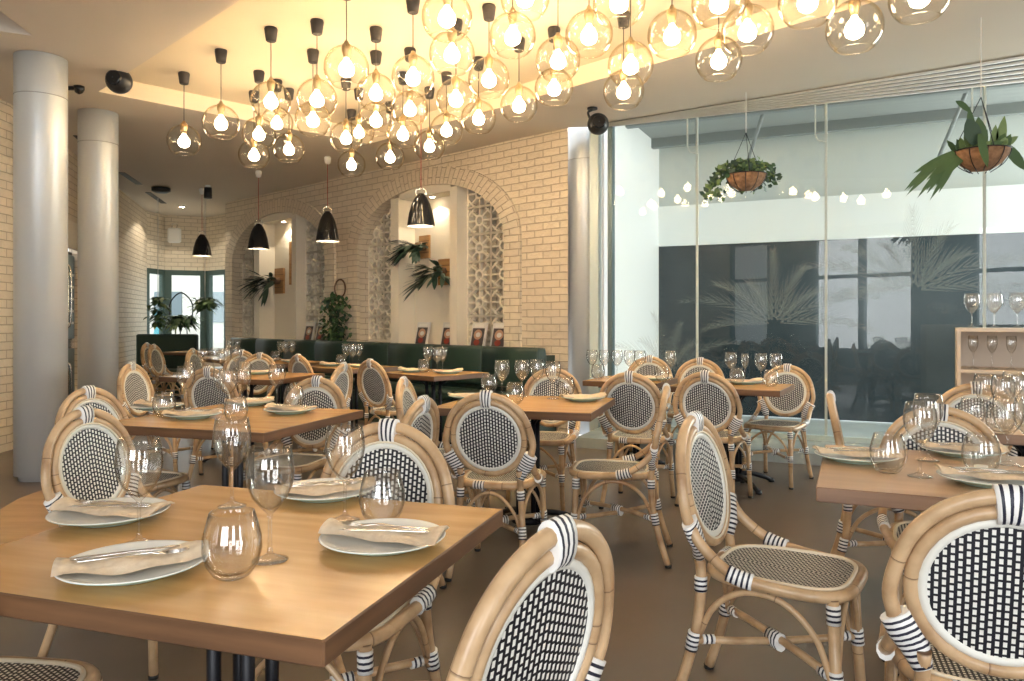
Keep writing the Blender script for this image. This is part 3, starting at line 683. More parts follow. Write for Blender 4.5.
# ------------------------------------------------------------------ plants
def staghorn(s_, z, d, size, label, seed, m='leaf_grey'):
    rnd = random.Random(seed); p = W(s_, z, d); t = tag(empty('staghorn_fern', p), label, 'fern')
    b = MB(); b.obox((-(WD*size*.28).x, -(WD*size*.28).y, -size*.42), (WD*size*.56).to_3d(), (WN*.03).to_3d(), (0, 0, size*.84)); bo = b.build('mounting_board', 'board', t)
    for k in range(1, 4):
        g = MB(); g.obox((-(WD*size*.28).x+WN.x*.031, -(WD*size*.28).y+WN.y*.031, -size*.42+size*.21*k-.004), (WD*size*.56).to_3d(), (WN*.003).to_3d(), (0, 0, .008)); g.build('groove', 'stem_brown', bo)
    b = MB(); b.lathe([(.001, -.06), (.07, -.05), (.09, 0), (.07, .05), (.001, .06)], n=12); b.build('root_ball', 'stem_brown', t, loc=(WN.x*.09, WN.y*.09, 0))
    b = MB()
    for k in range(26):
        ang = rnd.uniform(-.3, PI+.4); L = size*rnd.uniform(.7, 1.25)
        s2 = WD*rnd.uniform(.25, 1)*(1 if rnd.random() < .8 else -.6); dirv = (s2+WN*rnd.uniform(.2, .7)).normalized().to_3d()*L; dirv.z = L*rnd.uniform(-.55, .35)
        o = Vector((WN.x*.1, WN.y*.1, 0)); m1 = o+dirv*.55
        b.leaf(o, m1, .10, 0, 4, mi=0)
        for j in range(4):
            sp = Vector((rnd.uniform(-.25, .25), rnd.uniform(-.25, .25), rnd.uniform(-.3, .2)))*L*.8
            b.leaf(o+dirv*.45, m1+dirv*.4+sp, .065, .12*L, 4, mi=rnd.choice((0, 1)))
    b.build('fronds', [m, 'leaf_dark'], t)
def ws(uu, dd=0):
    k = (uu-U0)/F; p0 = R0+WN*dd; return (p0.x-k*p0.y)/(-(WD.x-k*WD.y))
def wz(uu, vv, dd=0):
    s_ = ws(uu, dd); p = R0+WD*s_+WN*dd; return EYE+(HOR-vv)/F*p.y
staghorn(ws(425, -.25), wz(425, 247, -.25), -.26, .36, 'staghorn fern on the upper wooden board in the right niche', 3, 'leaf_dark')
staghorn(ws(445, -.25), wz(445, 272, -.25), -.26, .40, 'staghorn fern on the lower wooden board in the right niche', 5)
staghorn(ws(280, -.25), wz(280, 281, -.25), -.26, .50, 'staghorn fern on the left wooden board in the left niche', 9, 'leaf_dark')
t = tag(empty('wall_board', W(ws(294, -.25), wz(294, 263, -.25), -.26)), 'bare wooden board high at the right of the left niche', 'board')
b = MB(); b.obox((-(WD*.12).x, -(WD*.12).y, -.35), (WD*.24).to_3d(), (WN*.03).to_3d(), (0, 0, .7)); b.build('board', 'board', t)
for c, nm in ((A1, 'right'), (A2, 'left')):
    p = W(c+.02, 2.838, -.14); t = tag(empty('niche_downlight', p), 'small round downlight in the top of the %s niche' % nm, 'downlight')
    MB().lathe([(.045, -.001), (.05, -.006), (.035, -.008)], n=16).build('ring', 'white_plastic', t); MB().lathe([(.034, -.007), (.030, -.010), (.001, -.011)], n=16).build('lens', 'lamp_on', t)
    l = bpy.data.lights.new('niche_spot', 'SPOT'); l.energy = 13; l.color = (1, .86, .66); l.spot_size = 2.0; l.shadow_soft_size = .03; o = bpy.data.objects.new('niche_spot', l); C.objects.link(o); o.parent = t; o.location = (0, 0, -.02)
# green trailing plant on the pier
sp_, zp = ws(340, .1), wz(340, 292, .1)
t = tag(empty('trailing_ivy', W(sp_, zp, .1)), 'bushy green plant hanging from a ring on the pier between the arches', 'plant')
b = MB(); b.tube([(WD.x*.13*math.cos(a), WD.y*.13*math.cos(a), .13*math.sin(a)+.05) for a in [2*PI*i/20 for i in range(20)]], .012, 6, closed=True); b.build('ring', 'stem_brown', t)
b = MB(); rnd = random.Random(4)
for k in range(420):
    z = -rnd.random()**.8*.70; wd_ = .22*(1-abs(z+.35)/.8)+.06; p = (WD*rnd.gauss(0, wd_*.6)+WN*(.02+rnd.random()*.16)).to_3d(); p.z = z
    b.leaf(p, p+Vector((rnd.uniform(-.07, .07), rnd.uniform(-.07, .07), -rnd.uniform(.02, .09))), .055, 0, 2, mi=rnd.choice((0, 0, 1)))
b.build('foliage', ['leaf', 'leaf_dark'], t)
def hanging_basket(u, v, Y, bw, label, kind, seed):
    X = (u-U0)/F*Y; z = EYE+(HOR-v)/F*Y; rnd = random.Random(seed); r_ = bw/2
    t = tag(empty('hanging_basket', (X, Y, z)), label, 'hanging plant', 'hanging coir baskets at the glass wall')
    o = MB().lathe([(.001, -r_*.80), (r_*.35, -r_*.75), (r_*.72, -r_*.51), (r_*.93, -r_*.21), (r_, 0), (r_*.93, 0), (r_*.85, -.03), (.001, -.05)], n=28).build('coir_bowl', 'coir', t)
    b = MB()
    for k in range(10):
        a = 2*PI*k/10; b.tube(spline([(r_*1.01*math.cos(a), r_*1.01*math.sin(a), 0), (r_*.95*math.cos(a), r_*.95*math.sin(a), -r_*.25), (r_*.73*math.cos(a), r_*.73*math.sin(a), -r_*.58), (r_*.36*math.cos(a), r_*.36*math.sin(a), -r_*.83)], 3), .003, 5)
    b.tube([(r_*1.01*math.cos(2*PI*k/24), r_*1.01*math.sin(2*PI*k/24), 0) for k in range(24)], .004, 5, closed=True); b.build('wire_frame', 'black_iron', t)
    b = MB(); hk = r_*2.1
    for k in range(3):
        a = 2*PI*k/3+.4; b.tube([(r_*math.cos(a), r_*math.sin(a), 0), (0, 0, hk)], .003, 5)
    b.build('chains', 'black_iron', t)
    b = MB(); b.tube([(0, 0, hk), (0, 0, CEIL-z-.02)], .004, 6); b.build('hanging_wire', 'white_cord', t)
    b = MB()
    if kind == 0:
        for k in range(620):
            a = rnd.uniform(0, 2*PI); rr = r_*rnd.uniform(.1, 1.5); zz = rnd.uniform(-.02, .12)-max(0, rr-r_)*1.4*rnd.random()
            if math.cos(a) < -.3: rr *= 1.35; zz -= max(0, rr-r_)*.9
            if math.sin(a) < -.5 and rr > r_*.9: continue
            p = Vector((rr*math.cos(a), rr*math.sin(a), zz)); b.leaf(p, p+Vector((rnd.uniform(-.06, .06), rnd.uniform(-.05, .05), rnd.uniform(-.05, .05))), .045, 0, 2, up=(rnd.uniform(-1, 1), -1, .3), mi=rnd.choice((0, 1, 2)))
    else:
        for k in range(7):
            a = PI+rnd.uniform(-.3, .4); L = rnd.uniform(.30, .46); e = Vector((L*math.cos(a), .3*L*math.sin(a), -.05-.14*rnd.random()))
            b.leaf((-.05, 0, .02), e, .055, .08, 6, up=(0, -1, .5), mi=0)
            for j in range(2): b.leaf(e*.6, e+Vector((-.06*j, 0, -.12-.05*j)), .03, .03, 4, up=(0, -1, .4), mi=0)
        b.leaf((-.05, 0, 0), (-.08, 0, .30), .07, 0, 6, up=(0, -1, 0), mi=0); b.leaf((-.08, 0, .27), (-.19, -.03, .36), .045, .03, 5, up=(0, -1, 0), mi=0)
        b.leaf((-.02, -.05, .0), (-.05, -.05, .22), .10, 0, 6, up=(0, -1, 0), mi=0); b.leaf((-.10, -.12, .02), (-.19, -.16, .18), .12, 0, 6, up=(0, -1, 0), mi=2)
        b.leaf((-.1, -.15, .08), (-.08, -.20, -.15), .06, 0, 6, up=(0, -1, 0), mi=0); b.leaf((.12, 0, 0), (.16, 0, .24), .07, 0, 5, up=(0, -1, 0), mi=1)
        b.leaf((.08, 0, 0), (.10, 0, .18), .06, 0, 5, up=(0, -1, 0), mi=1); b.leaf((r_, 0, .04), (r_+.11, -.03, -.14), .08, 0, 5, up=(0, -1, 0), mi=0); b.leaf((r_*.8, 0, .03), (r_+.08, 0, .10), .05, 0, 5, up=(0, -1, 0), mi=1)
        for k in range(40):
            a = rnd.uniform(0, 2*PI); p = Vector((r_*.8*math.cos(a), r_*.8*math.sin(a), 0)); b.leaf(p, p+Vector((rnd.uniform(-.08, .08), rnd.uniform(-.05, .05), rnd.uniform(.02, .12))), .05, 0, 3, up=(0, -1, .3), mi=rnd.choice((0, 1)))
    b.build('foliage', ['leaf', 'leaf_pale', 'leaf_dark'], t)
hanging_basket(746, 175, 6.85, .36, 'left hanging coir basket with small-leaved ivy before the glass', 0, 2)
hanging_basket(981, 151, 5.15, .345, 'right hanging coir basket with broad strappy leaves before the glass', 1, 8)
def bay_plant(u, v, Y, R_, n, label, cat, seed, drop=0, stand=False, threads=True, droop=1):
    X = (u-U0)/F*Y; z = EYE+(HOR-v)/F*Y; rnd = random.Random(seed)
    t = tag(empty('hanging_plant' if not stand else 'potted_fern', (X, Y, z)), label, cat)
    MB().lathe([(.03, -.12), (.06, -.10), (.075, 0), (.07, 0), (.001, -.02)], n=16).build('pot', 'white_china' if stand else 'leaf_dark', t)
    b = MB()
    for k in range(n):
        a = rnd.uniform(0, 2*PI); L = R_*rnd.uniform(.4, 1); p = Vector((rnd.gauss(0, .05), rnd.gauss(0, .05), -drop*rnd.random())); e = p+Vector((L*math.cos(a), L*math.sin(a), L*rnd.uniform(-.3, .6)))
        b.leaf(p, e, .07, L*.5*droop, 4, mi=rnd.choice((0, 0, 1)))
    b.build('foliage', ['leaf', 'leaf_pale'], t)
    if stand:
        b = MB()
        for k in range(3): a = 2*PI*k/3; b.tube([(.10*math.cos(a), .10*math.sin(a), -.15), (.18*math.cos(a), .18*math.sin(a), -z)], .01, 6)
        b.tube([(.10*math.cos(2*PI*k/16), .10*math.sin(2*PI*k/16), -.15) for k in range(16)], .008, 5, closed=True)
        b.tube(spline([(-.18, 0, -.1), (-.2, 0, .25), (0, 0, .45), (.2, 0, .25), (.18, 0, -.1)], 5), .012, 6); b.build('stand', 'black_iron', t)
    else:
        b = MB(); b.tube([(0, 0, 0), (0, 0, CEIL-z-.003)], .006, 5); b.build('hanging_cord', 'white_cord', t)
bay_plant(158, 297, 12.9, .20, 150, 'trailing plant on a long cord at the left of the bay', 'hanging plant', 1, drop=.5)
bay_plant(205, 299, 12.5, .26, 190, 'round bushy plant on a cord at the right of the bay', 'hanging plant', 2, drop=.12)
bay_plant(181, 318, 13.6, .38, 200, 'green fern in a pot on a hooped stand in the middle of the bay', 'potted plant', 3, stand=True)
# ------------------------------------------------------------------ CHAIR
def yb(z): return -.205-(z-.46)*.20
def make_chair():
    t = empty('rattan_chair')
    # backrest
    cz = .68
    half = [(.190, .10, .444), (.203, .0, .452), (.213, -.10, .472), (.205, yb(.54)+.03, .535), (.206, yb(.60), .60), (.216, yb(.655), .655)]+[(.2075*math.cos(math.radians(q)), yb(.68+.2085*math.sin(math.radians(q))), .68+.2085*math.sin(math.radians(q))) for q in (12, 32, 52, 72, 90)]
    full = half+[(-x, y, z) for x, y, z in half[::-1][1:]]
    MB().tube(spline(full, 5), .0165, 10).build('outer_hoop', 'rattan', t)
    rg = lambda r_, off=0: [(r_*math.cos(2*PI*k/36), yb(cz+r_*math.sin(2*PI*k/36))+off, cz+r_*math.sin(2*PI*k/36)) for k in range(36)]
    MB().tube(rg(.176), .0150, 10, closed=True).build('inner_hoop', 'rattan', t)
    MB().tube(rg(.154), [(.011, .009)]*36, 8, closed=True).build('cane_ring', 'white_cane', t)
    MB().tube(rg(.1655, .010), .004, 6, closed=True).build('cane_ring', 'pale_cane', t)
    b = MB()
    for sgn in (1, -1):
        n = len(b.v); rings = 5
        b.v.append((0, yb(cz)+sgn*.003-.004, cz))
        for i in range(1, rings+1):
            r_ = .151*i/rings
            for k in range(36):
                a = 2*PI*k/36; z = cz+r_*math.sin(a); b.v.append((r_*math.cos(a), yb(z)+sgn*.003-.004*(1-(i/rings)**2), z))
        P = lambda i: (b.v[i][0], b.v[i][2]-cz)
        for k in range(36):
            q = (k+1) % 36; f = [n, n+1+q, n+1+k]; f = f if sgn > 0 else f[::-1]; b.face(f, [P(i) for i in f], 0, True)
        for i in range(rings-1):
            for k in range(36):
                q = (k+1) % 36; f = [n+1+i*36+k, n+1+i*36+q, n+1+(i+1)*36+q, n+1+(i+1)*36+k]; f = f if sgn > 0 else f[::-1]; b.face(f, [P(j) for j in f], 0, True)
    b.build('woven_back', 'weave', t)
    b = MB(); b.tube([(x, yb(.873), .873-abs(x)*.08) for x in (-.026, -.013, 0, .013, .026)], [(.0415, .0225)]*5, 16); b.build('top_binding', 'binding', t)
    for s_ in (-1, 1):
        b = MB()
        b.tube([(s_*.203, yb(.605), .607), (s_*.182, yb(.565), .567), (s_*.162, yb(.53)+.002, .528), (s_*.148, -.222, .487)], [(.021, .036), (.021, .038), (.020, .031), (.019, .021)], 12, up=(0, 1, 0)); b.build('fan_binding', 'binding', t)
        b = MB(); b.tube(spline([(s_*.206, -.045, .457), (s_*.210, -.08, .464), (s_*.213, -.115, .475)], 3), [(.025, .0205)]*7, 10); b.build('side_binding', 'binding', t)
    # seat
    outl = []
    N_ = 44
    for k in range(N_):
        a = 2*PI*k/N_; ca, sa = math.cos(a), math.sin(a); e = .58
        x = math.copysign(abs(ca)**e, ca)*.203; y = math.copysign(abs(sa)**e, sa)*.205+.0; x *= .86+.14*(y+.2)/.4
        outl.append((x, y))
    MB().tube([(x, y, .444) for x, y in outl], .0175, 10, closed=True).build('seat_frame', 'rattan', t)
    MB().tube([(x*.925, y*.925, .459) for x, y in outl], .0065, 6, closed=True).build('seat_trim', 'pale_cane', t)
    b = MB(); b.v.append((0, 0, .451)); rr = 4
    for i in range(1, rr+1):
        for (x, y) in outl: f = i/rr*.915; b.v.append((x*f, y*f, .451+.006*(i/rr)**2))
    P = lambda i: (b.v[i][0], -b.v[i][1])
    for k in range(N_): f = [0, 1+k, 1+(k+1) % N_]; b.face(f, [P(i) for i in f], 0, True)
    for i in range(rr-1):
        for k in range(N_):
            q = (k+1) % N_; f = [1+i*N_+k, 1+(i+1)*N_+k, 1+(i+1)*N_+q, 1+i*N_+q]; b.face(f, [P(j) for j in f], 0, True)
    n = len(b.v); b.v += [(x*.915, y*.915, .440) for x, y in outl]; f = [n+N_-1-k for k in range(N_)]; b.face(f, [P(j) for j in f])
    b.build('woven_seat', 'seat_weave', t)
    # legs
    for s_ in (-1, 1):
        lg = MB(); lg.tube([(s_*.172, .165, .44), (s_*.178, .175, .2), (s_*.188, .188, .012)], .0160, 10); o = lg.build('leg', 'rattan', t)
        MB().lathe([(.0165, 0), (.0175, .014)], n=10, c=(s_*.188, .188, 0)).build('foot_cap', 'rubber', o)
        MB().tube([(s_*.172, .166, .425), (s_*.174, .168, .372)], .0195, 10).build('leg_binding', 'binding', o)
        MB().tube([(s_*.1775, .173, .245), (s_*.179, .177, .195)], .0195, 10).build('leg_binding', 'binding', o)
        lg = MB(); pts = spline([(s_*.148, -.232, .53), (s_*.150, -.215, .44), (s_*.158, -.222, .30), (s_*.170, -.255, .15), (s_*.184, -.300, .012)], 4); lg.tube(pts, .0160, 10); o = lg.build('leg', 'rattan', t)
        MB().lathe([(.0165, 0), (.0175, .014)], n=10, c=(s_*.185, -.302, 0)).build('foot_cap', 'rubber', o)
        MB().tube([(s_*.150, -.216, .430), (s_*.152, -.216, .385)], .0195, 10).build('leg_binding', 'binding', o)
        MB().tube([(s_*.162, -.231, .262), (s_*.166, -.242, .205)], .0195, 10).build('leg_binding', 'binding', o)
        # arched side brace and seat edge binding
        MB().tube(spline([(s_*.178, .165, .205), (s_*.182, .12, .33), (s_*.180, .03, .408), (s_*.172, -.08, .412), (s_*.160, -.17, .35), (s_*.160, -.222, .245)], 5), .0095, 8).build('side_brace', 'rattan', t)
    for y, zz, w_ in ((.178, .405, .178), (-.226, .405, .16)):
        MB().tube(spline([(-w_, y, .215), (-w_*.72, y, .33), (-.04, y, zz), (.04, y, zz), (w_*.72, y, .33), (w_, y, .215)], 5), .0085, 8).build('cross_brace', 'rattan', t)
    for s_ in (-1, 1):
        p, q = Vector((s_*.178, .176, .222)), Vector((-s_*.163, -.236, .236)); st = MB().tube([tuple(p.lerp(q, k/4)+Vector((0, 0, .010*s_*math.sin(PI*k/4)))) for k in range(5)], .0120, 8).build('stretcher', 'rattan', t)
        for f in (.09, .91):
            a, c = p.lerp(q, f-.035), p.lerp(q, f+.035); MB().tube([tuple(a), tuple(c)], .0150, 8).build('stretcher_binding', 'binding', st)
    p, q = Vector((.178, .176, .229)), Vector((-.163, -.236, .229)); m_ = (p+q)/2; d = (q-p).normalized()*.03
    MB().tube([tuple(m_-d), tuple(m_+d)], [(.028, .02)]*2, 10).build('centre_binding', 'binding', t)
    for x in (-.06, .06):
        MB().tube([(x-.028, -.203, .444), (x+.028, -.203, .444)], .0205, 10).build('seat_binding', 'binding', t) if x < 0 else None
    return t
CH = make_chair(); first = [True]
def chair(x, y, hd, label, group, sc=1):
    """x, y of the point under the back's top; hd = direction it faces"""
    h = Vector(hd).normalized(); p = Vector((x, y))+h*.29
    if first[0]: o = CH; first[0] = False
    else: o = dup(CH)
    o.location = (p.x, p.y, 0); o.rotation_euler.z = math.atan2(-h.x, h.y); o.scale = (sc, sc, sc)
    tag(o, label, 'chair', group); return o
def ct(u, v): Y = 264/(v-HOR); return ((u-U0)/F*Y, Y)
# ------------------------------------------------------------------ TABLES
def table(o, ax, L, ay, Wd, label, group, worn=False, name='dining_table'):
    """o near right top corner, ax unit dir along the near edge, ay unit dir away"""
    o, ax, ay = Vector(o), Vector(ax).normalized(), Vector(ay).normalized()
    c = o+ax*L/2+ay*Wd/2; rz = math.atan2(-ax.y, -ax.x); t = tag(empty(name, (c.x, c.y, 0), rz), label, 'table', group)
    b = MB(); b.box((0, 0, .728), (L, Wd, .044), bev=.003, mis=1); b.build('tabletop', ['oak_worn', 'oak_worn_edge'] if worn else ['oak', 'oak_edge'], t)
    p = MB()
    for sx in (-1, 1):
        for sy in (-1, 1): p.tube([(sx*.045, sy*.045, .07), (sx*.045, sy*.045, .70)], .016, 8)
    p.lathe([(.10, .04), (.10, .07), (.03, .085)], n=16); p.build('pedestal', 'black_iron', t)
    MB().box((0, 0, .697), (.42, .42, .016)).build('mounting_plate', 'black_iron', t)
    for k in range(4):
        a = PI/4+k*PI/2; ca, sa = math.cos(a), math.sin(a)
        f = MB(); f.tube(spline([(.06*ca, .06*sa, .08), (.16*ca, .16*sa, .075), (.27*ca, .27*sa, .045), (.34*ca, .34*sa, .012)], 4), [(.018, .02)]*9+[(.016, .018)]*4, 8)
        f.lathe([(.022, 0), (.024, .012), (.015, .03)], n=10, c=(.34*ca, .34*sa, 0)); f.build('foot', 'black_iron', t)
        g = MB(); g.tube(spline([(.045*ca, .045*sa, .55), (.07*ca, .07*sa, .63), (.14*ca, .14*sa, .69)], 4), .010, 6); g.build('bracket', 'black_iron', t)
    return t
D1 = Vector((-.950, .312)); D1n = Vector((.312, .950))
def P_(u, v): return Vector(px(u, v, .75))
def T(u, v, ang, L, Wd, label, worn=False, grp='oak dining tables on the floor'):
    a = math.radians(ang); return table(P_(u, v), (-math.cos(a), math.sin(a)), L, (math.sin(a), math.cos(a)), Wd, label, grp, worn)
T(324, 641, 18.0, .96, .87, 'large golden oak table in the left foreground')
T(264, 433, 17.5, .95, .90, 'oak table second from the camera on the left, behind the foreground table')
T(272, 380, 18.0, 1.15, .80, 'third oak table back on the left, before the bay')
T(591, 413.5, 16.5, .92, .84, 'oak table in the middle of the room behind two rattan chairs')
ar = math.radians(23.9); _ax = Vector((-math.cos(ar), math.sin(ar))); _ay = Vector((math.sin(ar), math.cos(ar)))
fl = P_(816, 487); table(fl-_ax*.92, _ax, .92, _ay, .845, 'paler worn oak table at the right edge', 'oak dining tables on the floor', True)
f2 = Vector((1.90, 3.42)); table(f2-_ax*.85, _ax, .85, _ay, .62, 'oak table behind the right foreground table', 'oak dining tables on the floor', True)
T(780, 391, 29, .80, .64, 'right oak table before the glass wall')
T(657, 383.5, 27, .62, .62, 'left oak table before the glass wall')
blab = ['nearest the glass wall', 'second from the glass wall', 'second from the bay', 'nearest the bay']
BT = []
for k in range(4):
    f = P_(434, 376.6)+Vector(W(0, 0)).xy*0+WD*1.33*k; a = Vector((.685, .73)).normalized()
    BT.append(f); table(f, WD, .80, a, .68, 'small oak table at the banquette, '+blab[k], 'oak tables along the banquette')
# small table by the far left bench
table(Vector((-4.62, 11.35)), (-1, .3), .7, (.3, 1), .6, 'oak table beside the far left bench', 'oak dining tables on the floor')
# ------------------------------------------------------------------ CHAIRS PLACED
g1 = 'rattan bistro chairs'
chair(*ct(84, 408), (.966, -.26), 'rattan chair left of the foreground table, facing the camera', g1)
chair(-.383, 2.37, (-.316, -.949), 'rattan chair behind the far side of the foreground table, facing the camera', g1, 1.03)
chair(.070, 1.235, (-.80, .60), 'rattan chair closest to the camera at bottom centre, cropped below', g1, 1.02)
chair(-1.165, 1.29, (.12, .99), 'rattan chair at bottom left, only its seat showing', g1)
chair(*ct(88, 387), (.95, -.31), 'rattan chair behind the one left of the foreground table', g1)
chair(*ct(131, 363), (.995, -.1), 'rattan chair with dark oval back right of the second column', g1)
chair(*ct(208, 367.5), (.25, .97), 'rattan chair between the second and third left tables', g1)
chair(-1.16, 4.56, (-.316, -.949), 'rattan chair behind the second left table, facing the camera', g1)
chair(-2.55, 7.75, (-.3, -.95), 'rattan chair behind the third left table', g1)
chair(-5.28, 11.05, (1, .0), 'far left of the two side-on rattan chairs before the dark bench', g1)
chair(-4.85, 10.35, (1, .0), 'right one of the two side-on rattan chairs before the dark bench', g1)
chair(-3.72, 8.9, (1, -.05), 'small distant rattan chair between the bench and the bay plants', g1)
chair(-3.0, 8.5, (-.3, -.95), 'distant rattan chair nearly hidden by the glasses on the third left table', g1)
chair(*ct(298, 354.5), (.685, .73), 'rattan chair at the banquette, farthest of the two with round backs', g1)
chair(*ct(344, 363), (-.96, .2), 'edge-on rattan chair right of the third left table', g1)
chair(*ct(370, 359.5), (.685, .73), 'rattan chair at the banquette, nearest of the two with round backs', g1)
chair(*ct(403, 377.5), (.99, -.12), 'narrow-looking rattan chair left of the middle table, facing right', g1)
chair(*ct(424, 397), (-.95, .31), 'slanting rattan chair right of the second left table, facing left', g1)
chair(*ct(486, 392), (.25, .97), 'rattan chair at the near side of the middle table, back to camera', g1)
chair(*ct(553, 367.5), (-.3, -.95), 'rattan chair behind the middle table, facing the camera', g1)
chair(*ct(629, 372), (.40, .92), 'rattan chair at the left glass-wall table, back to camera', g1)
chair(.815, 4.03, (-.97, .22), 'rattan chair right of the middle table, seen from its side', g1)
chair(*ct(705, 371.5), (.5, .87), 'rattan chair at the right glass-wall table, back to camera', g1)
chair(2.20, 6.10, (-.62, -.78), 'rattan chair right of the glass-wall tables, turned towards the camera', g1, .98)
chair(1.28, 7.1, (-.4, -.9), 'rattan chair behind the left glass-wall table', g1)
chair(1.66, 6.75, (-.4, -.9), 'rattan chair between the two glass-wall tables, beyond them', g1)
chair(.62, 2.57, (.84, -.54), 'whole rattan chair standing alone in the aisle, facing right', g1, 1.03)
chair(*ct(1010, 489), (.36, .93), 'large rattan chair at bottom right, back to camera', g1)
chair(*ct(830, 392), (.92, -.38), 'edge-on rattan chair behind the right foreground table', g1)
chair(1.70, 3.04, (-.40, -.915), 'rattan chair behind the right foreground table, facing the camera', g1)
chair(2.50, 4.12, (-.4, -.9), 'rattan chair farthest back at right, before the shelf unit', g1)
# ------------------------------------------------------------------ TABLEWARE
def wine_proto():
    H = .236
    o_ = [(.001, 0), (.036, .001), (.037, .003), (.020, .008), (.006, .016), (.0042, .03), (.0040, .085), (.006, .098), (.020, .112), (.036, .132), (.046, .158), (.0495, .182), (.047, .210), (.0425, H)]
    i_ = [(.0412, H), (.0457, .210), (.0480, .182), (.0445, .158), (.0345, .133), (.018, .114), (.001, .104)]
    return MB().lathe(o_+i_, n=28).build('wine_glass', 'glass_clear')
def tumbler_proto():
    H = .128
    o_ = [(.001, 0), (.026, .001), (.036, .008), (.049, .028), (.056, .055), (.055, .080), (.048, .108), (.042, H)]
    i_ = [(.0408, H), (.0468, .108), (.0538, .080), (.0547, .055), (.047, .030), (.030, .012), (.001, .009)]
    return MB().lathe(o_+i_, n=28).build('stemless_glass', 'glass_clear')
def flute_proto():
    H = .225
    o_ = [(.001, 0), (.033, .001), (.034, .003), (.018, .007), (.005, .015), (.0038, .03), (.0036, .09), (.010, .11), (.024, .135), (.031, .165), (.031, .19), (.028, H)]
    i_ = [(.0270, H), (.0298, .19), (.0298, .165), (.0225, .136), (.008, .114), (.001, .108)]
    return MB().lathe(o_+i_, n=24).build('white_wine_glass', 'glass_clear')
PW, PT, PF = wine_proto(), tumbler_proto(), flute_proto(); used = set()
def put(proto, x, y, z, sc=1, rz=None):
    if proto in used: o = dup(proto)
    else: used.add(proto); o = proto
    o.location = (x, y, z); o.rotation_euler.z = random.uniform(0, 6) if rz is None else rz
    if sc != 1: o.scale = (sc, sc, sc)
    return o
def plate_proto():
    o_ = [(.001, .003), (.060, .003), (.066, 0), (.078, .001), (.082, .006), (.110, .013), (.134, .021), (.138, .024), (.136, .0255), (.130, .0235), (.108, .0165), (.086, .0115), (.001, .0105)]
    return MB().lathe(o_, n=44, mifn=lambda i: 1 if i < 7 else 0).build('plate', ['white_china', 'mint_china'])
PP = plate_proto()
def napkin_proto():
    b = MB(); nx, ny = 14, 6; L, Wd = .27, .125
    for lay in (1, 0):
        base = len(b.v)
        for i in range(nx+1):
            for j in range(ny+1):
                x = -L/2+L*i/nx; y = -Wd/2+Wd*j/ny*(1-.25*i/nx)+.01*math.sin(i*.6)
                z = .0150+.004*math.sin(i*.9+j*.7)+.006*(i/nx)+.010*abs(x/L*2)**2+lay*.010*(1-(2*j/ny-1)**4)
                b.v.append((x, y, z))
        for i in range(nx):
            for j in range(ny):
                a = base+i*(ny+1)+j; f = [a, a+ny+1, a+ny+2, a+1]; b.face(f if lay else f[::-1], None, 0, True)
    n = (nx+1)*(ny+1)
    for i in range(nx):
        for j in (0, ny): a = i*(ny+1)+j; f = [a, a+ny+1, a+ny+1+n, a+n]; b.face(f if j else f[::-1], None, 0, True)
    for j in range(ny):
        for i in (0, nx): a = i*(ny+1)+j; f = [a, a+1, a+1+n, a+n]; b.face(f, None, 0, True)
    return b.build('napkin', 'linen')
PN = napkin_proto()
def knife_proto():
    b = MB(); b.tube([(-.11, 0, 0), (-.10, 0, 0), (-.02, 0, 0), (.0, 0, 0), (.03, .001, 0), (.09, .002, 0), (.115, .004, 0)], [(.001, .004), (.003, .006), (.003, .0055), (.0025, .004), (.001, .009), (.001, .009), (.0006, .002)], 8); return b.build('knife', 'steel')
def fork_proto():
    b = MB(); b.tube([(-.10, 0, 0), (-.095, 0, 0), (-.02, 0, .001), (.03, 0, .003), (.045, 0, .001), (.06, 0, -.001)], [(.001, .004), (.0022, .007), (.002, .003), (.0018, .004), (.0015, .011), (.0012, .012)], 8)
    for k in range(4): y = -.0095+.0063*k; b.tube([(.058, y, -.001), (.085, y, .0005), (.10, y, .004)], [.0016, .0014, .0007], 5)
    return b.build('fork', 'steel')
PK, PFK = knife_proto(), fork_proto()
ZT = .7505
NAMES = {}
def place_setting(u, v, ang, where, cut=True, sc=1, flat=None):
    x, y = px(u, v, .75) if flat is None else flat; a = math.radians(ang)
    o = put(PP, x, y, ZT, sc, 0); tag(o, 'round pale mint plate '+where, 'plate', 'mint plates on the tables')
    n = put(PN, x, y, ZT+.0045, sc, a); tag(n, 'beige napkin on the plate '+where, 'napkin', 'beige napkins on the plates')
    if cut:
        ca, sa = math.cos(a), math.sin(a)
        k = put(PK, x-sa*.014, y+ca*.014, ZT+.0385, 1, a+.06); tag(k, 'steel knife on the plate '+where, 'knife', 'knives on the napkins')
        f = put(PFK, x+sa*.016, y-ca*.016, ZT+.0385, 1, a-.05); tag(f, 'steel fork on the plate '+where, 'fork', 'forks on the napkins')
place_setting(110, 520, 175, 'at the left edge of the foreground table')
place_setting(134, 573, 25, 'nearest the camera on the foreground table')
place_setting(383, 546, 170, 'at the right edge of the foreground table')
place_setting(325, 497, 20, 'at the far edge of the foreground table')
place_setting(193, 418, 10, 'nearest the camera on the second left table')
place_setting(157, 409.5, 160, 'at the left of the second left table')
place_setting(250, 405, 15, 'at the far side of the second left table')
place_setting(290, 413, 160, 'at the right edge of the second left table')
place_setting(583, 400.5, 10, 'at the right corner of the middle table', False)
place_setting(470, 399, 10, 'at the left of the middle table', False)
place_setting(856, 461, 175, 'at the left edge of the right foreground table')
place_setting(962, 455, 170, 'at the far side of the right foreground table')
place_setting(988, 484, 165, 'at the near side of the right foreground table')
place_setting(744, 384, 10, 'on the right glass-wall table', False)
place_setting(654, 380, 10, 'on the left glass-wall table', False)
place_setting(259, 374, 10, 'at the right end of the third left table', False)
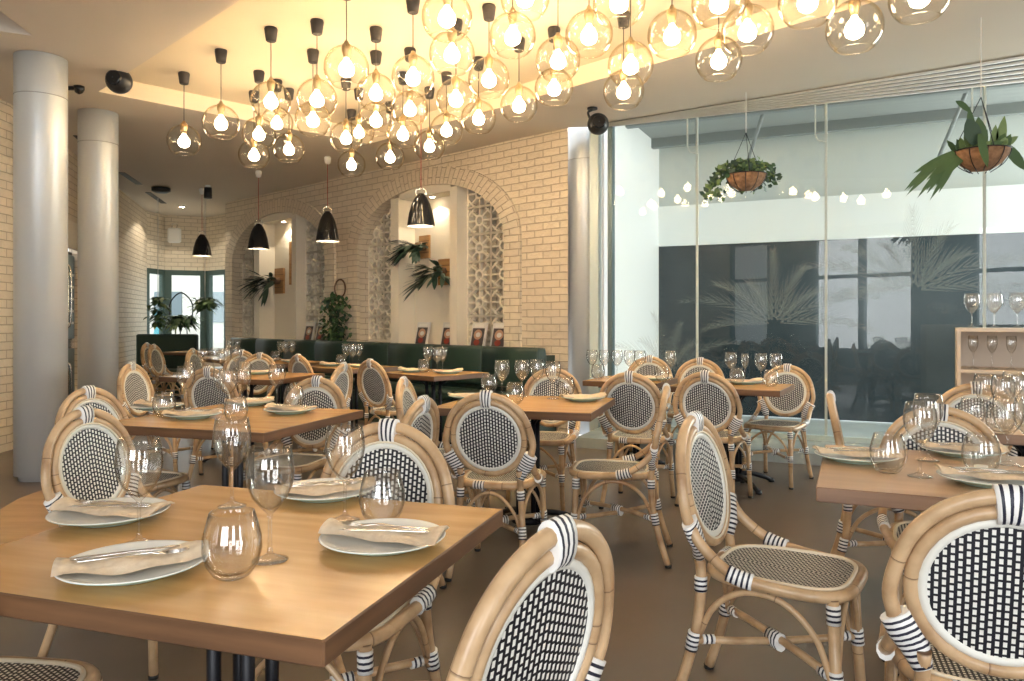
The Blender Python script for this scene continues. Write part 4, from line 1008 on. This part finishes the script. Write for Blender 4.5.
for k, f in enumerate(BT[:3]):
    a = f+WD*.2+Vector((.685, .73))*.34; b_ = f+WD*.6+Vector((.685, .73))*.25
    place_setting(0, 0, 20, 'at the right of banquette table '+blab[k], False, 1, (a.x, a.y)); place_setting(0, 0, 160, 'at the left of banquette table '+blab[k], False, 1, (b_.x, b_.y))
def glasses(where, items, sc=1):
    """items: (kind, u, v) foot positions"""
    names = {'w': ('wine glass', PW, 'stemmed wine glasses'), 't': ('stemless glass', PT, 'stemless glasses'), 'f': ('slim wine glass', PF, 'slim wine glasses')}
    for kd in 'wtf':
        L = sorted([i for i in items if i[0] == kd], key=lambda q: q[1])
        for i, q in enumerate(L):
            nm, pr, gr = names[kd]
            x, y = px(q[1], q[2], .75) if len(q) == 3 else q[3]
            o = put(pr, x, y, ZT, sc)
            od = 'only' if len(L) == 1 else ordinal(i)+' from the left of the'
            tag(o, ('clear %s %s' % (nm, where)) if len(L) == 1 else '%s %s from the left %s' % (ordinal(i), nm, where), 'glass', gr)
glasses('on the foreground table', [('w', 139, 545), ('w', 232, 507), ('w', 270, 561), ('w', 345, 521), ('t', 232, 578), ('t', 382, 524)])
glasses('on the second left table', [('t', 164, 417), ('w', 186, 408), ('w', 228, 414), ('w', 242, 410), ('w', 277, 405), ('t', 294, 409), ('t', 236, 423), ('f', 219, 409)])
glasses('on the third left table', [('t', 190, 376), ('w', 203, 375), ('w', 214.5, 374), ('t', 208, 378.3), ('w', 226, 375), ('w', 236, 373), ('t', 245, 376), ('f', 221, 376)])
glasses('on the middle table', [('w', 502, 397), ('w', 522, 396.5), ('w', 537, 396), ('w', 553, 399), ('t', 489, 393), ('t', 515, 404), ('t', 566, 397)])
glasses('on the right foreground table', [('t', 888, 473), ('w', 920, 477), ('w', 928, 461), ('t', 981, 474), ('w', 1008, 465), ('w', 1030, 468)])
glasses('on the table behind the right foreground table', [('t', 972, 425), ('w', 985, 424), ('w', 1003, 428), ('w', 1013, 419), ('t', 1000, 434), ('w', 1021, 426)])
glasses('on the right glass-wall table', [('w', 731, 382), ('f', 745, 382), ('w', 761, 384), ('w', 776, 384), ('t', 737, 385), ('t', 771, 387)])
glasses('on the left glass-wall table', [('w', 592, 377.5), ('w', 604.5, 377.5), ('w', 617, 378), ('w', 629.5, 378.5), ('t', 598, 379.6), ('w', 671, 379), ('t', 662, 382), ('w', 640, 379)])
for k, f in enumerate(BT):
    A_ = Vector((.685, .73)); it = []
    for j, (kd, a_, c_) in enumerate((('w', .30, .30), ('w', .36, .42), ('t', .42, .24), ('w', .50, .36))):
        p = f+WD*a_+A_*c_; it.append((kd, p.x/p.y, 0, (p.x, p.y)))
    glasses('on the banquette table '+blab[k], it)
# tea light inside a glass
x, y = px(981, 474, .75); tag(MB().lathe([(.001, 0), (.019, 0), (.020, .002), (.020, .015), (.0185, .015), (.001, .013)], n=20).build('tea_light', 'wax', loc=(x, y, ZT+.012)), 'white tea light inside a stemless glass on the right foreground table', 'candle')
# ------------------------------------------------------------------ shelf unit with glasses
Ys = 5.15; xs = (957-U0)/F*Ys; zt = EYE-(328-HOR)/F*Ys
RZ = -.50
t = tag(empty('shelf_unit', (xs, Ys, 0), RZ), 'pale plywood shelf unit at the right edge before the glass wall', 'shelf unit')
Wd = 1.3; dp = .42
for nm, c, sz in (('side_panel', (.011, dp/2, zt/2), (.022, dp, zt-.002)), ('side_panel', (Wd-.011, dp/2, zt/2), (.022, dp, zt-.002)), ('top_panel', (Wd/2, dp/2, zt-.012), (Wd-.046, dp, .024)),
                  ('shelf', (Wd/2, dp/2, EYE-(371-HOR)/F*Ys), (Wd-.046, dp-.02, .022)), ('shelf', (Wd/2, dp/2, .55), (Wd-.046, dp-.02, .022)), ('shelf', (Wd/2, dp/2, .1), (Wd-.046, dp-.02, .022))):
    MB().box(c, sz).build(nm, 'ply', t)
MB().box((Wd/2, dp-.006, zt/2+.0), (Wd-.046, .010, zt-.05)).build('back_panel', 'ply_back', t)
def shelf_glasses(ds, z, yy, where, pr, nm, gr):
    for i, d in enumerate(ds):
        x, y = xs+d*math.cos(RZ)-yy*math.sin(RZ), Ys+d*math.sin(RZ)+yy*math.cos(RZ)
        o = put(pr, x, y, z); tag(o, '%s clear %s from the left %s' % (ordinal(i), nm, where), 'glass', gr)
shelf_glasses((.09, .22, .35, .48), zt+.0005, .12, 'standing on top of the shelf unit', PW, 'wine glass', 'stemmed wine glasses')
zs = EYE-(371-HOR)/F*Ys+.0115
shelf_glasses((.10, .21, .32, .43), zs, .16, 'on the upper shelf of the shelf unit', PF, 'slim wine glass', 'slim wine glasses')
